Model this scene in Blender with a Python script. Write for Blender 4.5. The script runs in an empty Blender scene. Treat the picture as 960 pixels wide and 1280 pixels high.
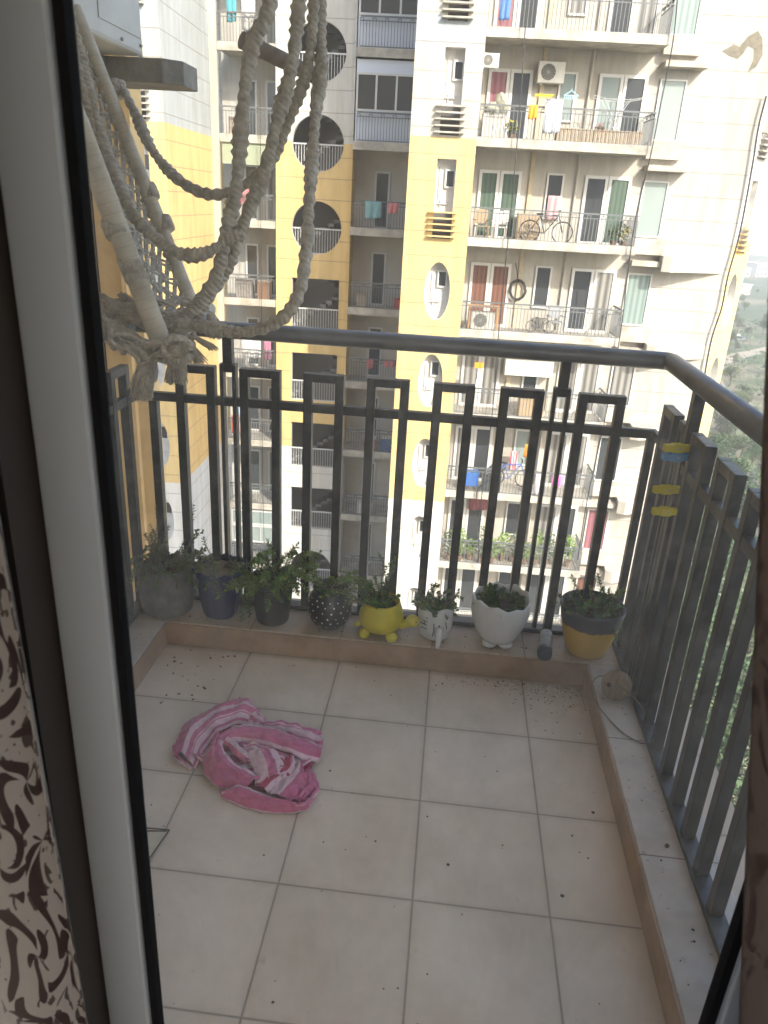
import bpy, bmesh, math, random
from math import sin, cos, tan, pi, radians
from mathutils import Vector, Matrix
random.seed(7)
SC = bpy.context.scene
COL = SC.collection
T = 0.33                      # floor tile pitch in metres
# ------------------------------------------------------------------ camera
CAM = Vector((-0.0183, -1.9875, 1.5543)); YAW, PIT, ROL = -0.0780170526, -0.390966299, 0.0567664389; FPX = 938.173
fw = Vector((sin(YAW)*cos(PIT), cos(YAW)*cos(PIT), sin(PIT)))
r0 = fw.cross(Vector((0, 0, 1))).normalized(); u0 = r0.cross(fw)
RR = r0*cos(ROL)+u0*sin(ROL); UU = -r0*sin(ROL)+u0*cos(ROL)
cd = bpy.data.cameras.new('camera'); cam = bpy.data.objects.new('camera', cd); COL.objects.link(cam)
cd.sensor_fit = 'VERTICAL'; cd.sensor_height = 32; cd.lens = FPX/1280*32; cd.clip_start = .02; cd.clip_end = 9000
M = Matrix((RR, UU, -fw)).transposed().to_4x4(); M.translation = CAM; cam.matrix_world = M
cd.dof.use_dof = True; cd.dof.focus_distance = 2.9; cd.dof.aperture_fstop = 9
SC.camera = cam
def ray(px, py): return fw+RR*((px-480)/FPX)-UU*((py-640)/FPX)
def atY(px, py, Y): d = ray(px, py); return CAM+d*((Y-CAM.y)/d.y)
def atZ(px, py, z=0.): d = ray(px, py); return CAM+d*((z-CAM.z)/d.z)
def atX(px, py, X): d = ray(px, py); return CAM+d*((X-CAM.x)/d.x)
def atD(px, py, D): return CAM+ray(px, py)*D
# tower frame: u right, v away
TA = radians(2.05); CA, SA = cos(TA), sin(TA)
def TW(u, v, z): return Vector((u*CA-v*SA, u*SA+v*CA, z))
def atV(px, py, v):
    d = ray(px, py); dv = -d.x*SA+d.y*CA; ov = -CAM.x*SA+CAM.y*CA; p = CAM+d*((v-ov)/dv)
    return Vector((p.x*CA+p.y*SA, v, p.z))
# ------------------------------------------------------------------ materials
def mat(name, col, rough=.7, metal=0., var=0., vscale=6., bump=0., bscale=40., spec=.5, emit=None, alpha=None, detail=5):
    m = bpy.data.materials.new(name); m.use_nodes = True; nt = m.node_tree; N = nt.nodes; L = nt.links
    b = N['Principled BSDF']; b.inputs['Base Color'].default_value = (*col, 1); b.inputs['Roughness'].default_value = rough
    b.inputs['Metallic'].default_value = metal; b.inputs['Specular IOR Level'].default_value = spec
    if var or bump:
        tc = N.new('ShaderNodeTexCoord')
    if var:
        n = N.new('ShaderNodeTexNoise'); n.inputs['Scale'].default_value = vscale; n.inputs['Detail'].default_value = detail; n.inputs['Roughness'].default_value = .65
        L.new(tc.outputs['Object'], n.inputs['Vector'])
        r = N.new('ShaderNodeValToRGB'); r.color_ramp.elements[0].position = .3; r.color_ramp.elements[1].position = .72
        lo = tuple(max(0, c*(1-var)) for c in col); hi = tuple(min(1, c*(1+var*.6)) for c in col)
        r.color_ramp.elements[0].color = (*lo, 1); r.color_ramp.elements[1].color = (*hi, 1)
        L.new(n.outputs['Fac'], r.inputs['Fac']); L.new(r.outputs['Color'], b.inputs['Base Color'])
    if bump:
        n2 = N.new('ShaderNodeTexNoise'); n2.inputs['Scale'].default_value = bscale; n2.inputs['Detail'].default_value = 4
        L.new(tc.outputs['Object'], n2.inputs['Vector'])
        bp = N.new('ShaderNodeBump'); bp.inputs['Strength'].default_value = bump; bp.inputs['Distance'].default_value = .02
        L.new(n2.outputs['Fac'], bp.inputs['Height']); L.new(bp.outputs['Normal'], b.inputs['Normal'])
    return m
class NB:                      # tiny node builder
    def __init__(s, name):
        s.m = bpy.data.materials.new(name); s.m.use_nodes = True; s.nt = s.m.node_tree; s.b = s.nt.nodes['Principled BSDF']
        s.tc = s.nt.nodes.new('ShaderNodeTexCoord')
    def n(s, t, **k):
        x = s.nt.nodes.new(t)
        for a, v in k.items():
            if a.startswith('i_'):
                key = a[2:]; key = int(key) if key.isdigit() else key
                if hasattr(v, 'is_output'): s.nt.links.new(v, x.inputs[key])
                else: x.inputs[key].default_value = v
            else: setattr(x, a, v)
        return x
    def math(s, op, a, b=None, c=None, clamp=False):
        x = s.nt.nodes.new('ShaderNodeMath'); x.operation = op; x.use_clamp = clamp
        for i, v in enumerate((a, b, c)):
            if v is None: continue
            if hasattr(v, 'is_output'): s.nt.links.new(v, x.inputs[i])
            else: x.inputs[i].default_value = v
        return x.outputs[0]
    def noise(s, scale, vec=None, detail=4, rough=.6, dist=0):
        x = s.n('ShaderNodeTexNoise'); x.inputs['Scale'].default_value = scale; x.inputs['Detail'].default_value = detail
        x.inputs['Roughness'].default_value = rough; x.inputs['Distortion'].default_value = dist
        s.nt.links.new(vec or s.tc.outputs['Object'], x.inputs['Vector']); return x.outputs['Fac']
    def ramp(s, f, stops, interp='LINEAR'):
        x = s.nt.nodes.new('ShaderNodeValToRGB'); x.color_ramp.interpolation = interp; e = x.color_ramp.elements
        while len(e) < len(stops): e.new(.5)
        for i, (p, c) in enumerate(stops): e[i].position = p; e[i].color = (*c, 1) if len(c) == 3 else c
        s.nt.links.new(f, x.inputs[0]); return x.outputs[0]
    def mix(s, f, a, b, mode='MIX'):
        x = s.nt.nodes.new('ShaderNodeMix'); x.data_type = 'RGBA'; x.blend_type = mode
        for k, v in ((0, f), (6, a), (7, b)):
            if hasattr(v, 'is_output'): s.nt.links.new(v, x.inputs[k])
            elif k == 0: x.inputs[0].default_value = v
            else: x.inputs[k].default_value = (*v, 1)
        return x.outputs[2]
    def xyz(s, vec=None):
        x = s.nt.nodes.new('ShaderNodeSeparateXYZ'); s.nt.links.new(vec or s.tc.outputs['Object'], x.inputs[0]); return x.outputs
    def bump(s, h, st=.3, d=.01):
        x = s.nt.nodes.new('ShaderNodeBump'); x.inputs['Strength'].default_value = st; x.inputs['Distance'].default_value = d
        s.nt.links.new(h, x.inputs['Height']); s.nt.links.new(x.outputs[0], s.b.inputs['Normal'])
    def out(s, col, rough=.7):
        if hasattr(col, 'is_output'): s.nt.links.new(col, s.b.inputs['Base Color'])
        else: s.b.inputs['Base Color'].default_value = (*col, 1)
        if hasattr(rough, 'is_output'): s.nt.links.new(rough, s.b.inputs['Roughness'])
        else: s.b.inputs['Roughness'].default_value = rough
        return s.m
YEL = (.69, .51, .235)
def wallmat(name, top, mid=YEL, bot=(.72, .70, .66), z1=3.5, z2=-8.55, band=None, groove=.75, stain=.85):
    """painted tower render: colour bands by height, dark horizontal joint grooves, rain streaks"""
    s = NB(name); geo = s.n('ShaderNodeNewGeometry'); P = geo.outputs['Position']; o = s.xyz(P); z = o[2]
    c = s.mix(s.math('GREATER_THAN', z, z1), mid, top)
    c = s.mix(s.math('LESS_THAN', z, z2), c, bot)
    if band:
        f = s.math('MULTIPLY', s.math('GREATER_THAN', z, band[0]), s.math('LESS_THAN', z, band[1])); c = s.mix(f, c, band[2])
    mp = s.n('ShaderNodeMapping'); s.nt.links.new(P, mp.inputs[0]); mp.inputs['Scale'].default_value = (2.2, 2.2, .25)
    st = s.ramp(s.noise(1.3, mp.outputs[0], 6, .7), [(.38, (.80, .78, .74)), (.62, (1, 1, 1))]); c = s.mix(stain, c, st, 'MULTIPLY')
    bl = s.ramp(s.noise(.6, P, 6, .7), [(.35, (.90, .89, .87)), (.6, (1, 1, 1))]); c = s.mix(.7, c, bl, 'MULTIPLY')
    if groove:
        fr = s.math('FRACT', s.math('DIVIDE', s.math('ADD', z, 100-.25), groove)); g = s.math('LESS_THAN', fr, .028/groove)
        c = s.mix(s.math('MULTIPLY', g, .6), c, (.20, .18, .15))
        s.bump(s.math('SUBTRACT', 1., g), .6, .02)
    return s.out(c, .85)
MT = {}
def m_(k, *a, **kw):
    if k not in MT: MT[k] = mat(k, *a, **kw)
    return MT[k]
W_C = wallmat('tower_wall_white', (.58, .57, .545)); W_P = wallmat('tower_pier_paint', (.50, .48, .435), band=(6.0, 6.7, (.38, .41, .44)))
W_E = wallmat('tower_side_paint_and_shade', (.42, .46, .49), bot=(.62, .66, .72)); W_R = wallmat('tower_cream', (.47, .445, .40), mid=(.47, .445, .40), bot=(.47, .445, .40), groove=0, stain=.8)  # side wall's bluish bottom band is white with shade tinted into the colour
W_W = wallmat('tower_white_end', (.455, .44, .41), mid=(.455, .44, .41), bot=(.455, .44, .40), stain=1.)
W_X = wallmat('tower_end_pier', (.56, .54, .51), z1=.9, stain=.3)
slabm = mat('slab_concrete', (.46, .43, .37), .9, var=.45, vscale=1.5, bump=.2)
ledgem = mat('ledge_concrete', (.46, .42, .36), .9, var=.4, vscale=2, bump=.2)
reveal = mat('reveal_white', (.62, .60, .57), .9, var=.2, vscale=2)
dark = mat('dark_interior', (.10, .095, .09), .95)
upvc = mat('white_window_frame', (.58, .58, .56), .5)
railg = mat('far_railing_steel', (.13, .14, .145), .6)
glassd = mat('dark_window_glass', (.05, .055, .06), .18, spec=.7)
glassg = mat('reflective_window_glass', (.25, .30, .29), .25, spec=.6)
def cloth(name, col, stripe=None, rough=.95):
    s = NB(name); c = col
    if stripe:
        o = s.xyz(); f = s.math('GREATER_THAN', s.math('SINE', s.math('MULTIPLY', o[0], 2*pi/stripe[0])), .1); c = s.mix(f, col, stripe[1])
    else: c = s.ramp(s.noise(9), [(.3, tuple(x*.8 for x in col)), (.7, col)])
    return s.out(c, rough)
# ------------------------------------------------------------------ mesh builder
class MB:
    def __init__(s): s.v = []; s.f = []; s.uv = []; s.hasuv = False; s.mi = []
    def add(s, vs, fs, uvs=None, mi=0):
        b = len(s.v); s.v += [Vector(p) for p in vs]
        for i, f in enumerate(fs):
            s.f.append([b+k for k in f]); s.mi.append(mi)
            if uvs: s.hasuv = True; s.uv.append([uvs[k] for k in f])
            else: s.uv.append([(0, 0)]*len(f))
        return s
    def box(s, x0, x1, y0, y1, z0, z1, mi=0, R=None, c=None):
        vs = [Vector((x, y, z)) for z in (z0, z1) for y in (y0, y1) for x in (x0, x1)]
        if R is not None: c = Vector(c); vs = [R @ (p-c)+c for p in vs]
        return s.add(vs, [(0, 2, 3, 1), (4, 5, 7, 6), (0, 1, 5, 4), (2, 6, 7, 3), (0, 4, 6, 2), (1, 3, 7, 5)], mi=mi)
    def bar(s, a, b, w, h=None, up=(0, 0, 1), mi=0):
        a = Vector(a); b = Vector(b); h = h or w; d = (b-a).normalized(); up = Vector(up)
        if abs(d.dot(up)) > .98: up = Vector((0, 1, 0))
        x = d.cross(up).normalized(); y = x.cross(d)
        vs = [p+x*(sx*w/2)+y*(sy*h/2) for p in (a, b) for sy in (-1, 1) for sx in (-1, 1)]
        return s.add(vs, [(0, 1, 3, 2), (4, 6, 7, 5), (0, 4, 5, 1), (2, 3, 7, 6), (0, 2, 6, 4), (1, 5, 7, 3)], mi=mi)
    def tube(s, pts, r, n=8, caps=True, twist=0, closed=False, mi=0, vr=None):
        pts = [Vector(p) for p in pts]; m = len(pts); rs = r if isinstance(r, (list, tuple)) else [r]*m
        x = None; rings = []; vs = []; uv = []; L = 0
        for i, p in enumerate(pts):
            d = (pts[(i+1) % m if closed else min(i+1, m-1)]-pts[(i-1) if (i or closed) else 0])
            d = d.normalized() if d.length > 1e-9 else Vector((0, 0, 1))
            if x is None: x = d.orthogonal().normalized()
            x = (x-d*x.dot(d)); x = x.normalized() if x.length > 1e-6 else d.orthogonal().normalized(); y = d.cross(x)
            if i: L += (p-pts[i-1]).length
            for k in range(n):
                t = 2*pi*k/n+twist*i; rr = rs[i]*(vr(i, k) if vr else 1); vs.append(p+x*(cos(t)*rr)+y*(sin(t)*rr)); uv.append((L, k/n))
        fs = [(i*n+k, i*n+(k+1) % n, ((i+1) % m)*n+(k+1) % n, ((i+1) % m)*n+k) for i in range(m if closed else m-1) for k in range(n)]
        if caps and not closed: fs += [tuple(range(n))[::-1], tuple(range((m-1)*n, m*n))]
        return s.add(vs, fs, uv, mi=mi)
    def lathe(s, prof, c=(0, 0, 0), n=40, fr=None, mi=0, caps=True):
        c = Vector(c); vs = []; uv = []
        for i, (r, z) in enumerate(prof):
            for k in range(n):
                t = 2*pi*k/n; rr, zz = (r, z) if not fr else fr(i, t, r, z); vs.append(c+Vector((rr*cos(t), rr*sin(t), zz))); uv.append((k/n, i/len(prof)))
        fs = [(i*n+k, i*n+(k+1) % n, (i+1)*n+(k+1) % n, (i+1)*n+k) for i in range(len(prof)-1) for k in range(n)]
        if caps:
            if prof[0][0] > 1e-5: fs.append(tuple(range(n))[::-1])
            if prof[-1][0] > 1e-5: fs.append(tuple(range((len(prof)-1)*n, len(prof)*n)))
        return s.add(vs, fs, uv, mi=mi)
    def ball(s, c, r, n=14, sc=(1, 1, 1), jit=0, mi=0):
        prof = [(sin(pi*i/(n//2+1)), -cos(pi*i/(n//2+1))) for i in range(1, n//2+1)]
        c = Vector(c); vs = [c+Vector((0, 0, -r*sc[2]))]
        for rr, z in prof:
            for k in range(n):
                t = 2*pi*k/n; j = 1+random.uniform(-jit, jit); vs.append(c+Vector((rr*cos(t)*r*sc[0]*j, rr*sin(t)*r*sc[1]*j, z*r*sc[2]*j)))
        vs.append(c+Vector((0, 0, r*sc[2]))); m = len(prof)
        fs = [(0, 1+(k+1) % n, 1+k) for k in range(n)]+[(1+i*n+k, 1+i*n+(k+1) % n, 1+(i+1)*n+(k+1) % n, 1+(i+1)*n+k) for i in range(m-1) for k in range(n)]
        fs += [(1+(m-1)*n+k, 1+(m-1)*n+(k+1) % n, 1+m*n) for k in range(n)]
        return s.add(vs, fs, mi=mi)
    def prism(s, poly, z0, z1, mi=0):
        n = len(poly); vs = [(x, y, z0) for x, y in poly]+[(x, y, z1) for x, y in poly]
        return s.add(vs, [tuple(range(n))[::-1], tuple(range(n, 2*n))]+[(i, (i+1) % n, n+(i+1) % n, n+i) for i in range(n)], mi=mi)
    def build(s, name, m, parent=None, org=None, smooth=False, bevel=0, fix=True, sub=0):
        me = bpy.data.meshes.new(name); org = Vector(org) if org is not None else Vector((0, 0, 0))
        me.from_pydata([p-org for p in s.v], [], s.f)
        if s.hasuv:
            ul = me.uv_layers.new(name='UVMap'); i = 0
            for f in s.uv:
                for c in f: ul.data[i].uv = c; i += 1
        for mm in (m if isinstance(m, (list, tuple)) else [m]): me.materials.append(mm)
        for p, k in zip(me.polygons, s.mi): p.material_index = k; p.use_smooth = smooth
        if fix:
            bm = bmesh.new(); bm.from_mesh(me); bmesh.ops.recalc_face_normals(bm, faces=bm.faces); bm.to_mesh(me); bm.free()
        o = bpy.data.objects.new(name, me); COL.objects.link(o)
        if parent is not None: o.parent = parent
        else: o.location = org
        if bevel:
            b = o.modifiers.new('b', 'BEVEL'); b.width = bevel; b.segments = 2; b.limit_method = 'ANGLE'
        if sub:
            b = o.modifiers.new('s', 'SUBSURF'); b.levels = sub; b.render_levels = sub
        return o
def tag(o, label, cat, group=None, kind=None):
    o['label'] = label; o['category'] = cat
    if group: o['group'] = group
    if kind: o['kind'] = kind
    return o
def struct(o): o['kind'] = 'structure'; return o
def thing(name, label, cat, loc=(0, 0, 0), rz=0, group=None):
    o = bpy.data.objects.new(name, None); o.empty_display_size = .1; COL.objects.link(o); o.location = loc; o.rotation_euler = (0, 0, rz)
    return tag(o, label, cat, group)
def dupe(o, parent=None, **k):
    c = o.copy(); COL.objects.link(c)
    if parent is not None: c.parent = parent
    for ch in list(o.children): dupe(ch, c)
    return c
def catmull(pts, n=8):
    P = [Vector(p) for p in pts]; P = [P[0]*2-P[1]]+P+[P[-1]*2-P[-2]]; out = []
    for i in range(1, len(P)-2):
        for k in range(n):
            t = k/n; a, b, c, d = P[i-1:i+3]
            out.append(.5*((2*b)+(c-a)*t+(2*a-5*b+4*c-d)*t*t+(3*b-a-3*c+d)*t**3))
    out.append(P[-2]); return out
# ------------------------------------------------------------------ world, sun
w = bpy.data.worlds.new('World'); SC.world = w; w.use_nodes = True
bg = w.node_tree.nodes['Background']; sk = w.node_tree.nodes.new('ShaderNodeTexSky'); sk.sky_type = 'NISHITA'; sk.sun_disc = False
SUNAZ, SUNEL = 38, 35           # azimuth: degrees to the right of straight behind the camera
sdir = Vector((sin(radians(SUNAZ))*cos(radians(SUNEL)), -cos(radians(SUNAZ))*cos(radians(SUNEL)), sin(radians(SUNEL))))
sk.sun_elevation = radians(SUNEL); sk.sun_rotation = math.atan2(sdir.x, sdir.y); sk.air_density = 1.0; sk.dust_density = 3.0
w.node_tree.links.new(sk.outputs[0], bg.inputs[0]); bg.inputs[1].default_value = .15
sl = bpy.data.lights.new('sun', 'SUN'); sl.energy = 2.1; sl.angle = radians(.6); sl.color = (1, .93, .82)
so = bpy.data.objects.new('sun', sl); COL.objects.link(so); so.rotation_euler = sdir.to_track_quat('Z', 'Y').to_euler()
SC.view_settings.view_transform = 'Standard'; SC.view_settings.look = 'None'; SC.view_settings.exposure = 1.82; SC.view_settings.gamma = 1
SC.render.engine = 'CYCLES'
# =================================================================== TOWER
GZ = -36.0
tw = thing('apartment_tower', 'yellow and white apartment tower with oval openings and stacked balconies across the gap', 'building', TW(0, 26, GZ), TA)
TORG = Vector((0, 26, GZ))
def tb(mb, name, m, parent=tw, **k): return mb.build(name, m, parent, org=TORG if parent is tw else k.pop('o', (0, 0, 0)), **k)
def sub(mb, name, m, parent, **k): return mb.build(name, m, parent, org=TORG, **k)
def cell(mb, s0, s1, z0, z1, cs, cz, shape, a, b, F, depth, mi=0, mr=1):
    """a wall panel with one hole; F(s, z, d) maps to tower coordinates"""
    angs = {round(2*pi*i/48, 5) for i in range(48)}
    for x, z in ((s0, z0), (s0, z1), (s1, z0), (s1, z1)): angs.add(round(math.atan2(z-cz, x-cs) % (2*pi), 5))
    if shape == 'r':
        for x in (-a, a):
            for z in (-b, b): angs.add(round(math.atan2(z, x) % (2*pi), 5))
    A = sorted(angs); I = []; O = []
    for t in A:
        c, s_ = cos(t), sin(t)
        if shape == 'r': k = min(a/abs(c) if abs(c) > 1e-9 else 1e9, b/abs(s_) if abs(s_) > 1e-9 else 1e9); I.append((cs+c*k, cz+s_*k))
        else: I.append((cs+a*c, cz+b*s_))
        if shape != 'r':
            dx, dz = a*c, b*s_
        else: dx, dz = I[-1][0]-cs, I[-1][1]-cz
        if shape == 'e' and abs(a-b) > 1e-6: dx, dz = c, s_; kk = 1/math.sqrt((c/a)**2+(s_/b)**2); I[-1] = (cs+c*kk, cz+s_*kk)
        k = min(((s1-cs) if dx > 0 else (s0-cs))/dx if abs(dx) > 1e-9 else 1e9, ((z1-cz) if dz > 0 else (z0-cz))/dz if abs(dz) > 1e-9 else 1e9)
        O.append((cs+dx*k, cz+dz*k))
    n = len(A); vs = [F(x, z, 0) for x, z in I]+[F(x, z, 0) for x, z in O]
    mb.add(vs, [(i, (i+1) % n, n+(i+1) % n, n+i) for i in range(n)], mi=mi)
    vs = [F(x, z, 0) for x, z in I]+[F(x, z, depth) for x, z in I]
    mb.add(vs, [(i, n+i, n+(i+1) % n, (i+1) % n) for i in range(n)], mi=mr)
def panel(mb, s0, s1, z0, z1, F, mi=0): mb.add([F(s0, z0, 0), F(s1, z0, 0), F(s1, z1, 0), F(s0, z1, 0)], [(0, 1, 2, 3)], mi=mi)
TOP = 18.0
ZF = lambda k: 6.56-3*k         # balcony floor level of storey k
# ---- piers with slit and oval openings
def pier(F, W_, wm, cs, label=None, ks=range(-3, 9)):
    mb = MB(); zt = TOP
    for k in ks:                # storey cells
        z1 = 9.45-3*k-.55-2.65+.0
        z1 = 6.35-3*k; z0 = z1-3.0
        if k < 2: cell(mb, 0, W_, z0, z1, cs, z1-1.62, 'r', .30, 1.17, F, .35)
        else: cell(mb, 0, W_, z0, z1, cs, z1-1.44, 'e', .42, .93, F, .35)
    zb = 6.35-3*max(ks)-3; zu = 6.35-3*min(ks)
    panel(mb, 0, W_, GZ, zb, F); panel(mb, 0, W_, zu, TOP, F)
    panel(mb, .1, W_-.1, zb, zu, lambda s, z, d: F(s, z, .35), mi=1)
    o = tb(mb, 'pier_wall', [wm, reveal])
    for k in ks:
        z1 = 6.35-3*k; small = MB(); b = MB()
        if k < 2:
            l = MB()
            for i in range(5):
                z = z1-2.02-.18*i
                P = [F(cs+x, z+dz, d) for dz in (0, .045) for d in (-.17, .02) for x in (-.46, .44)]
                l.add(P, [(0, 2, 3, 1), (4, 5, 7, 6), (0, 1, 5, 4), (2, 6, 7, 3), (0, 4, 6, 2), (1, 3, 7, 5)])
            tb(l, 'louvre', slabm if k < 1 else W_P)
            g = MB(); panel(g, cs-.3, cs+.3, z1-2.8, z1-1.98, lambda s, z, d: F(s, z, .33)); tb(g, 'shaft_opening', dark)
        # little bathroom window deep in the opening
        zc = z1-1.0 if k < 2 else z1-1.05
        for (x0, x1, za, zb_) in ((-.02, .30, zc-.28, zc-.23), (-.02, .30, zc+.22, zc+.27), (-.02, .03, zc-.23, zc+.22), (.26, .30, zc-.23, zc+.22)):
            P = [F(cs+x, z, d) for z in (za, zb_) for d in (.27, .345) for x in (x0, x1)]
            small.add(P, [(0, 2, 3, 1), (4, 5, 7, 6), (0, 1, 5, 4), (2, 6, 7, 3), (0, 4, 6, 2), (1, 3, 7, 5)])
        f = tb(small, 'bathroom_window', upvc)
        g = MB(); panel(g, cs+.03, cs+.26, zc-.23, zc+.22, lambda s, z, d: F(s, z, .335)); sub(g, 'pane', glassd, f)
        p = MB(); zq = zc-.75
        p.tube([F(cs-.25, zq, .3), F(cs+.1, zq, .3), F(cs+.12, zq+.05, .3)], .022, 6); p.tube([F(cs-.12, zq+.12, .31), F(cs-.12, zq-.12, .31)], .02, 6)
        p.tube([F(cs-.2, zq+.9 if k > 1 else zq+1.1, .32), F(cs-.2, zq, .32)], .012, 6)
        tb(p, 'pipe', m_('pipe_grey', (.45, .44, .42), .6))
FP = lambda u0_, v: (lambda s, z, d: (u0_+s, v+d, z))
pier(FP(-1.04, 23.86), 2.06, W_P, 1.2)
pier(FP(-10.8, 23.86), 2.06, W_P, 1.2)
ph = radians(50); FX = lambda s, z, d: (10.27+s*cos(ph)-d*sin(ph), 26.3+s*sin(ph)+d*cos(ph), z)
pier(FX, 1.75, W_X, .85)
# pier bodies: side walls
mb = MB()
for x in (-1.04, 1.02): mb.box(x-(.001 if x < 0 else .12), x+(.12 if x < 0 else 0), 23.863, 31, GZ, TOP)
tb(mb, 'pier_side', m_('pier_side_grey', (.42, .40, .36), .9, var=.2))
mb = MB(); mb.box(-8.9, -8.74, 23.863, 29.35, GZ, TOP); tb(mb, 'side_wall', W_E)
# ---- stairwell face with circles and rectangles
FC = FP(-6.3, 29.28); mb = MB(); RK = {-3: 'e', -2: 'e', -1: 'e', 0: 'e', 1: 'e', 2: 'e', 3: 'r', 4: 'r', 5: 'r', 6: 'r', 7: 'e', 8: 'r'}
for k in range(-3, 9):
    cz = 6.47-3*k
    if RK[k] == 'e': cell(mb, 0, 2.9, cz-1.5, cz+1.5, 1.61, cz, 'e', .98, .98, FC, .22)
    else: cell(mb, 0, 2.9, cz-1.5, cz+1.5, 1.61, cz+.09, 'r', .955, 1.0, FC, .22)
panel(mb, 0, 2.9, GZ, 6.47-24-1.5, FC); panel(mb, 0, 2.9, 6.47+9+1.5, TOP, FC)
tb(mb, 'stair_wall', [W_C, reveal])
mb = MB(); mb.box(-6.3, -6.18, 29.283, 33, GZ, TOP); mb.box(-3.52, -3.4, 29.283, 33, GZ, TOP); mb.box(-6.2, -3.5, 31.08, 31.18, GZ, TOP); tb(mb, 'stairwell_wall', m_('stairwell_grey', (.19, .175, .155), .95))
railpit = lambda u0_, u1_, v_, zt, h, step, t=.018: None
def rail_mb(u0_, u1_, v_, z0, h, step=.12, t=.02, motif=True):
    r = MB(); n = max(2, int(round((u1_-u0_)/step))); r.box(u0_, u1_, v_-.03, v_+.03, z0+h-.03, z0+h+.02); r.box(u0_, u1_, v_-.02, v_+.02, z0+.06, z0+.09)
    if motif: r.box(u0_, u1_, v_-.011, v_+.011, z0+h-.16, z0+h-.13)
    for i in range(n+1):
        x = u0_+(u1_-u0_)*i/n; r.box(x-t/2, x+t/2, v_-.01, v_+.01, z0+.09, z0+h-(.05 if motif and i % 4 < 2 else .16 if motif else .03))
        if motif and i % 4 == 0 and i < n: x2 = u0_+(u1_-u0_)*(i+1)/n; r.box(x, x2, v_-.01, v_+.01, z0+h-.07, z0+h-.05)
    return r
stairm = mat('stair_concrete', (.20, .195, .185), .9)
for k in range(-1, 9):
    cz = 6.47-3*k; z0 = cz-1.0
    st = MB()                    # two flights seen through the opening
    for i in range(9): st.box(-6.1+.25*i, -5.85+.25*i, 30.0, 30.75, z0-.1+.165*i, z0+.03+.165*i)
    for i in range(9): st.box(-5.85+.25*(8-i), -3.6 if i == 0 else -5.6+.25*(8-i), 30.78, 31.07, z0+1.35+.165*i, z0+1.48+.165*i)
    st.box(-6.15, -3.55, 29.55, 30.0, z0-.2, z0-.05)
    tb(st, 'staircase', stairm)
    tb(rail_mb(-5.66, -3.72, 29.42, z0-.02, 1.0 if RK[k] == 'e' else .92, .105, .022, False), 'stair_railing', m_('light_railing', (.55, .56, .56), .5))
# ---- middle recessed balconies (M) and left balconies (L), right balconies (R)
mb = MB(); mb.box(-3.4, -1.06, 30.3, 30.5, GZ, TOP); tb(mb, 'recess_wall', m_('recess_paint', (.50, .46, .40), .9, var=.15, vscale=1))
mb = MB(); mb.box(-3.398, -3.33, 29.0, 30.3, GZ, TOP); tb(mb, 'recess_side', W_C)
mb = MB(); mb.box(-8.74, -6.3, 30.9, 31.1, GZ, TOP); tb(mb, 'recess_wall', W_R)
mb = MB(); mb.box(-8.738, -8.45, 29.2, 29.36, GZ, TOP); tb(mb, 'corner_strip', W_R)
mb = MB(); mb.box(1.0, 10.28, 26.3, 26.6, GZ, TOP); tb(mb, 'facade_wall', W_W)
mb = MB(); mb.box(1.02, 6.62, 26.27, 26.297, GZ, TOP); tb(mb, 'balcony_back_wall', W_R)
mb = MB(); mb.box(6.35, 6.62, 24.95, 26.268, ZF(9), ZF(9)+.01); 
railR0 = None; railM0 = None; railL0 = None
def framed(u0_, u1_, v_, z0, z1, pane, name='window', panes=2, fr=upvc, t=.07, mull=True):
    """window or door: frame proud of the wall at v_, pane sheet(s) as sub-part"""
    f = MB(); d0, d1 = v_-.07, v_-.004
    f.box(u0_, u0_+t, d0, d1, z0, z1); f.box(u1_-t, u1_, d0, d1, z0, z1); f.box(u0_+t, u1_-t, d0, d1, z1-t, z1); f.box(u0_+t, u1_-t, d0, d1, z0, z0+t)
    if mull:
        for i in range(1, panes):
            x = u0_+(u1_-u0_)*i/panes; f.box(x-t*.5, x+t*.5, d0, d1, z0+t, z1-t)
    o = tb(f, name, fr); g = MB(); g.box(u0_+t*.5, u1_-t*.5, v_-.03, v_-.008, z0+t*.5, z1-t*.5); sub(g, 'pane', pane, o); return o
def pleat_shade(name, c1, c2, per=.16):  # light and shade of curtain folds painted as alternating tones on a flat pane
    s = NB(name); o = s.xyz(); f = s.math('ADD', s.math('MULTIPLY', s.math('SINE', s.math('MULTIPLY', o[0], 2*pi/per)), .5), .5)
    c = s.mix(f, c1, c2); return s.out(c, .35)
curt_green = pleat_shade('green_curtain_behind_glass', (.05, .085, .065), (.09, .13, .10)); curt_brown = pleat_shade('brown_curtain_behind_glass', (.13, .06, .045), (.19, .095, .07))
curt_teal = pleat_shade('teal_curtain_behind_glass', (.15, .21, .20), (.26, .32, .30), .2); curt_grey = pleat_shade('grey_curtain_behind_glass', (.10, .10, .095), (.30, .29, .27), .25)
curt_red = pleat_shade('maroon_curtain_behind_glass', (.20, .07, .09), (.30, .14, .16), .2)
R1 = [curt_red, curt_green, curt_green, curt_brown, curt_grey, curt_grey, glassd, glassd, glassd, glassd]
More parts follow.
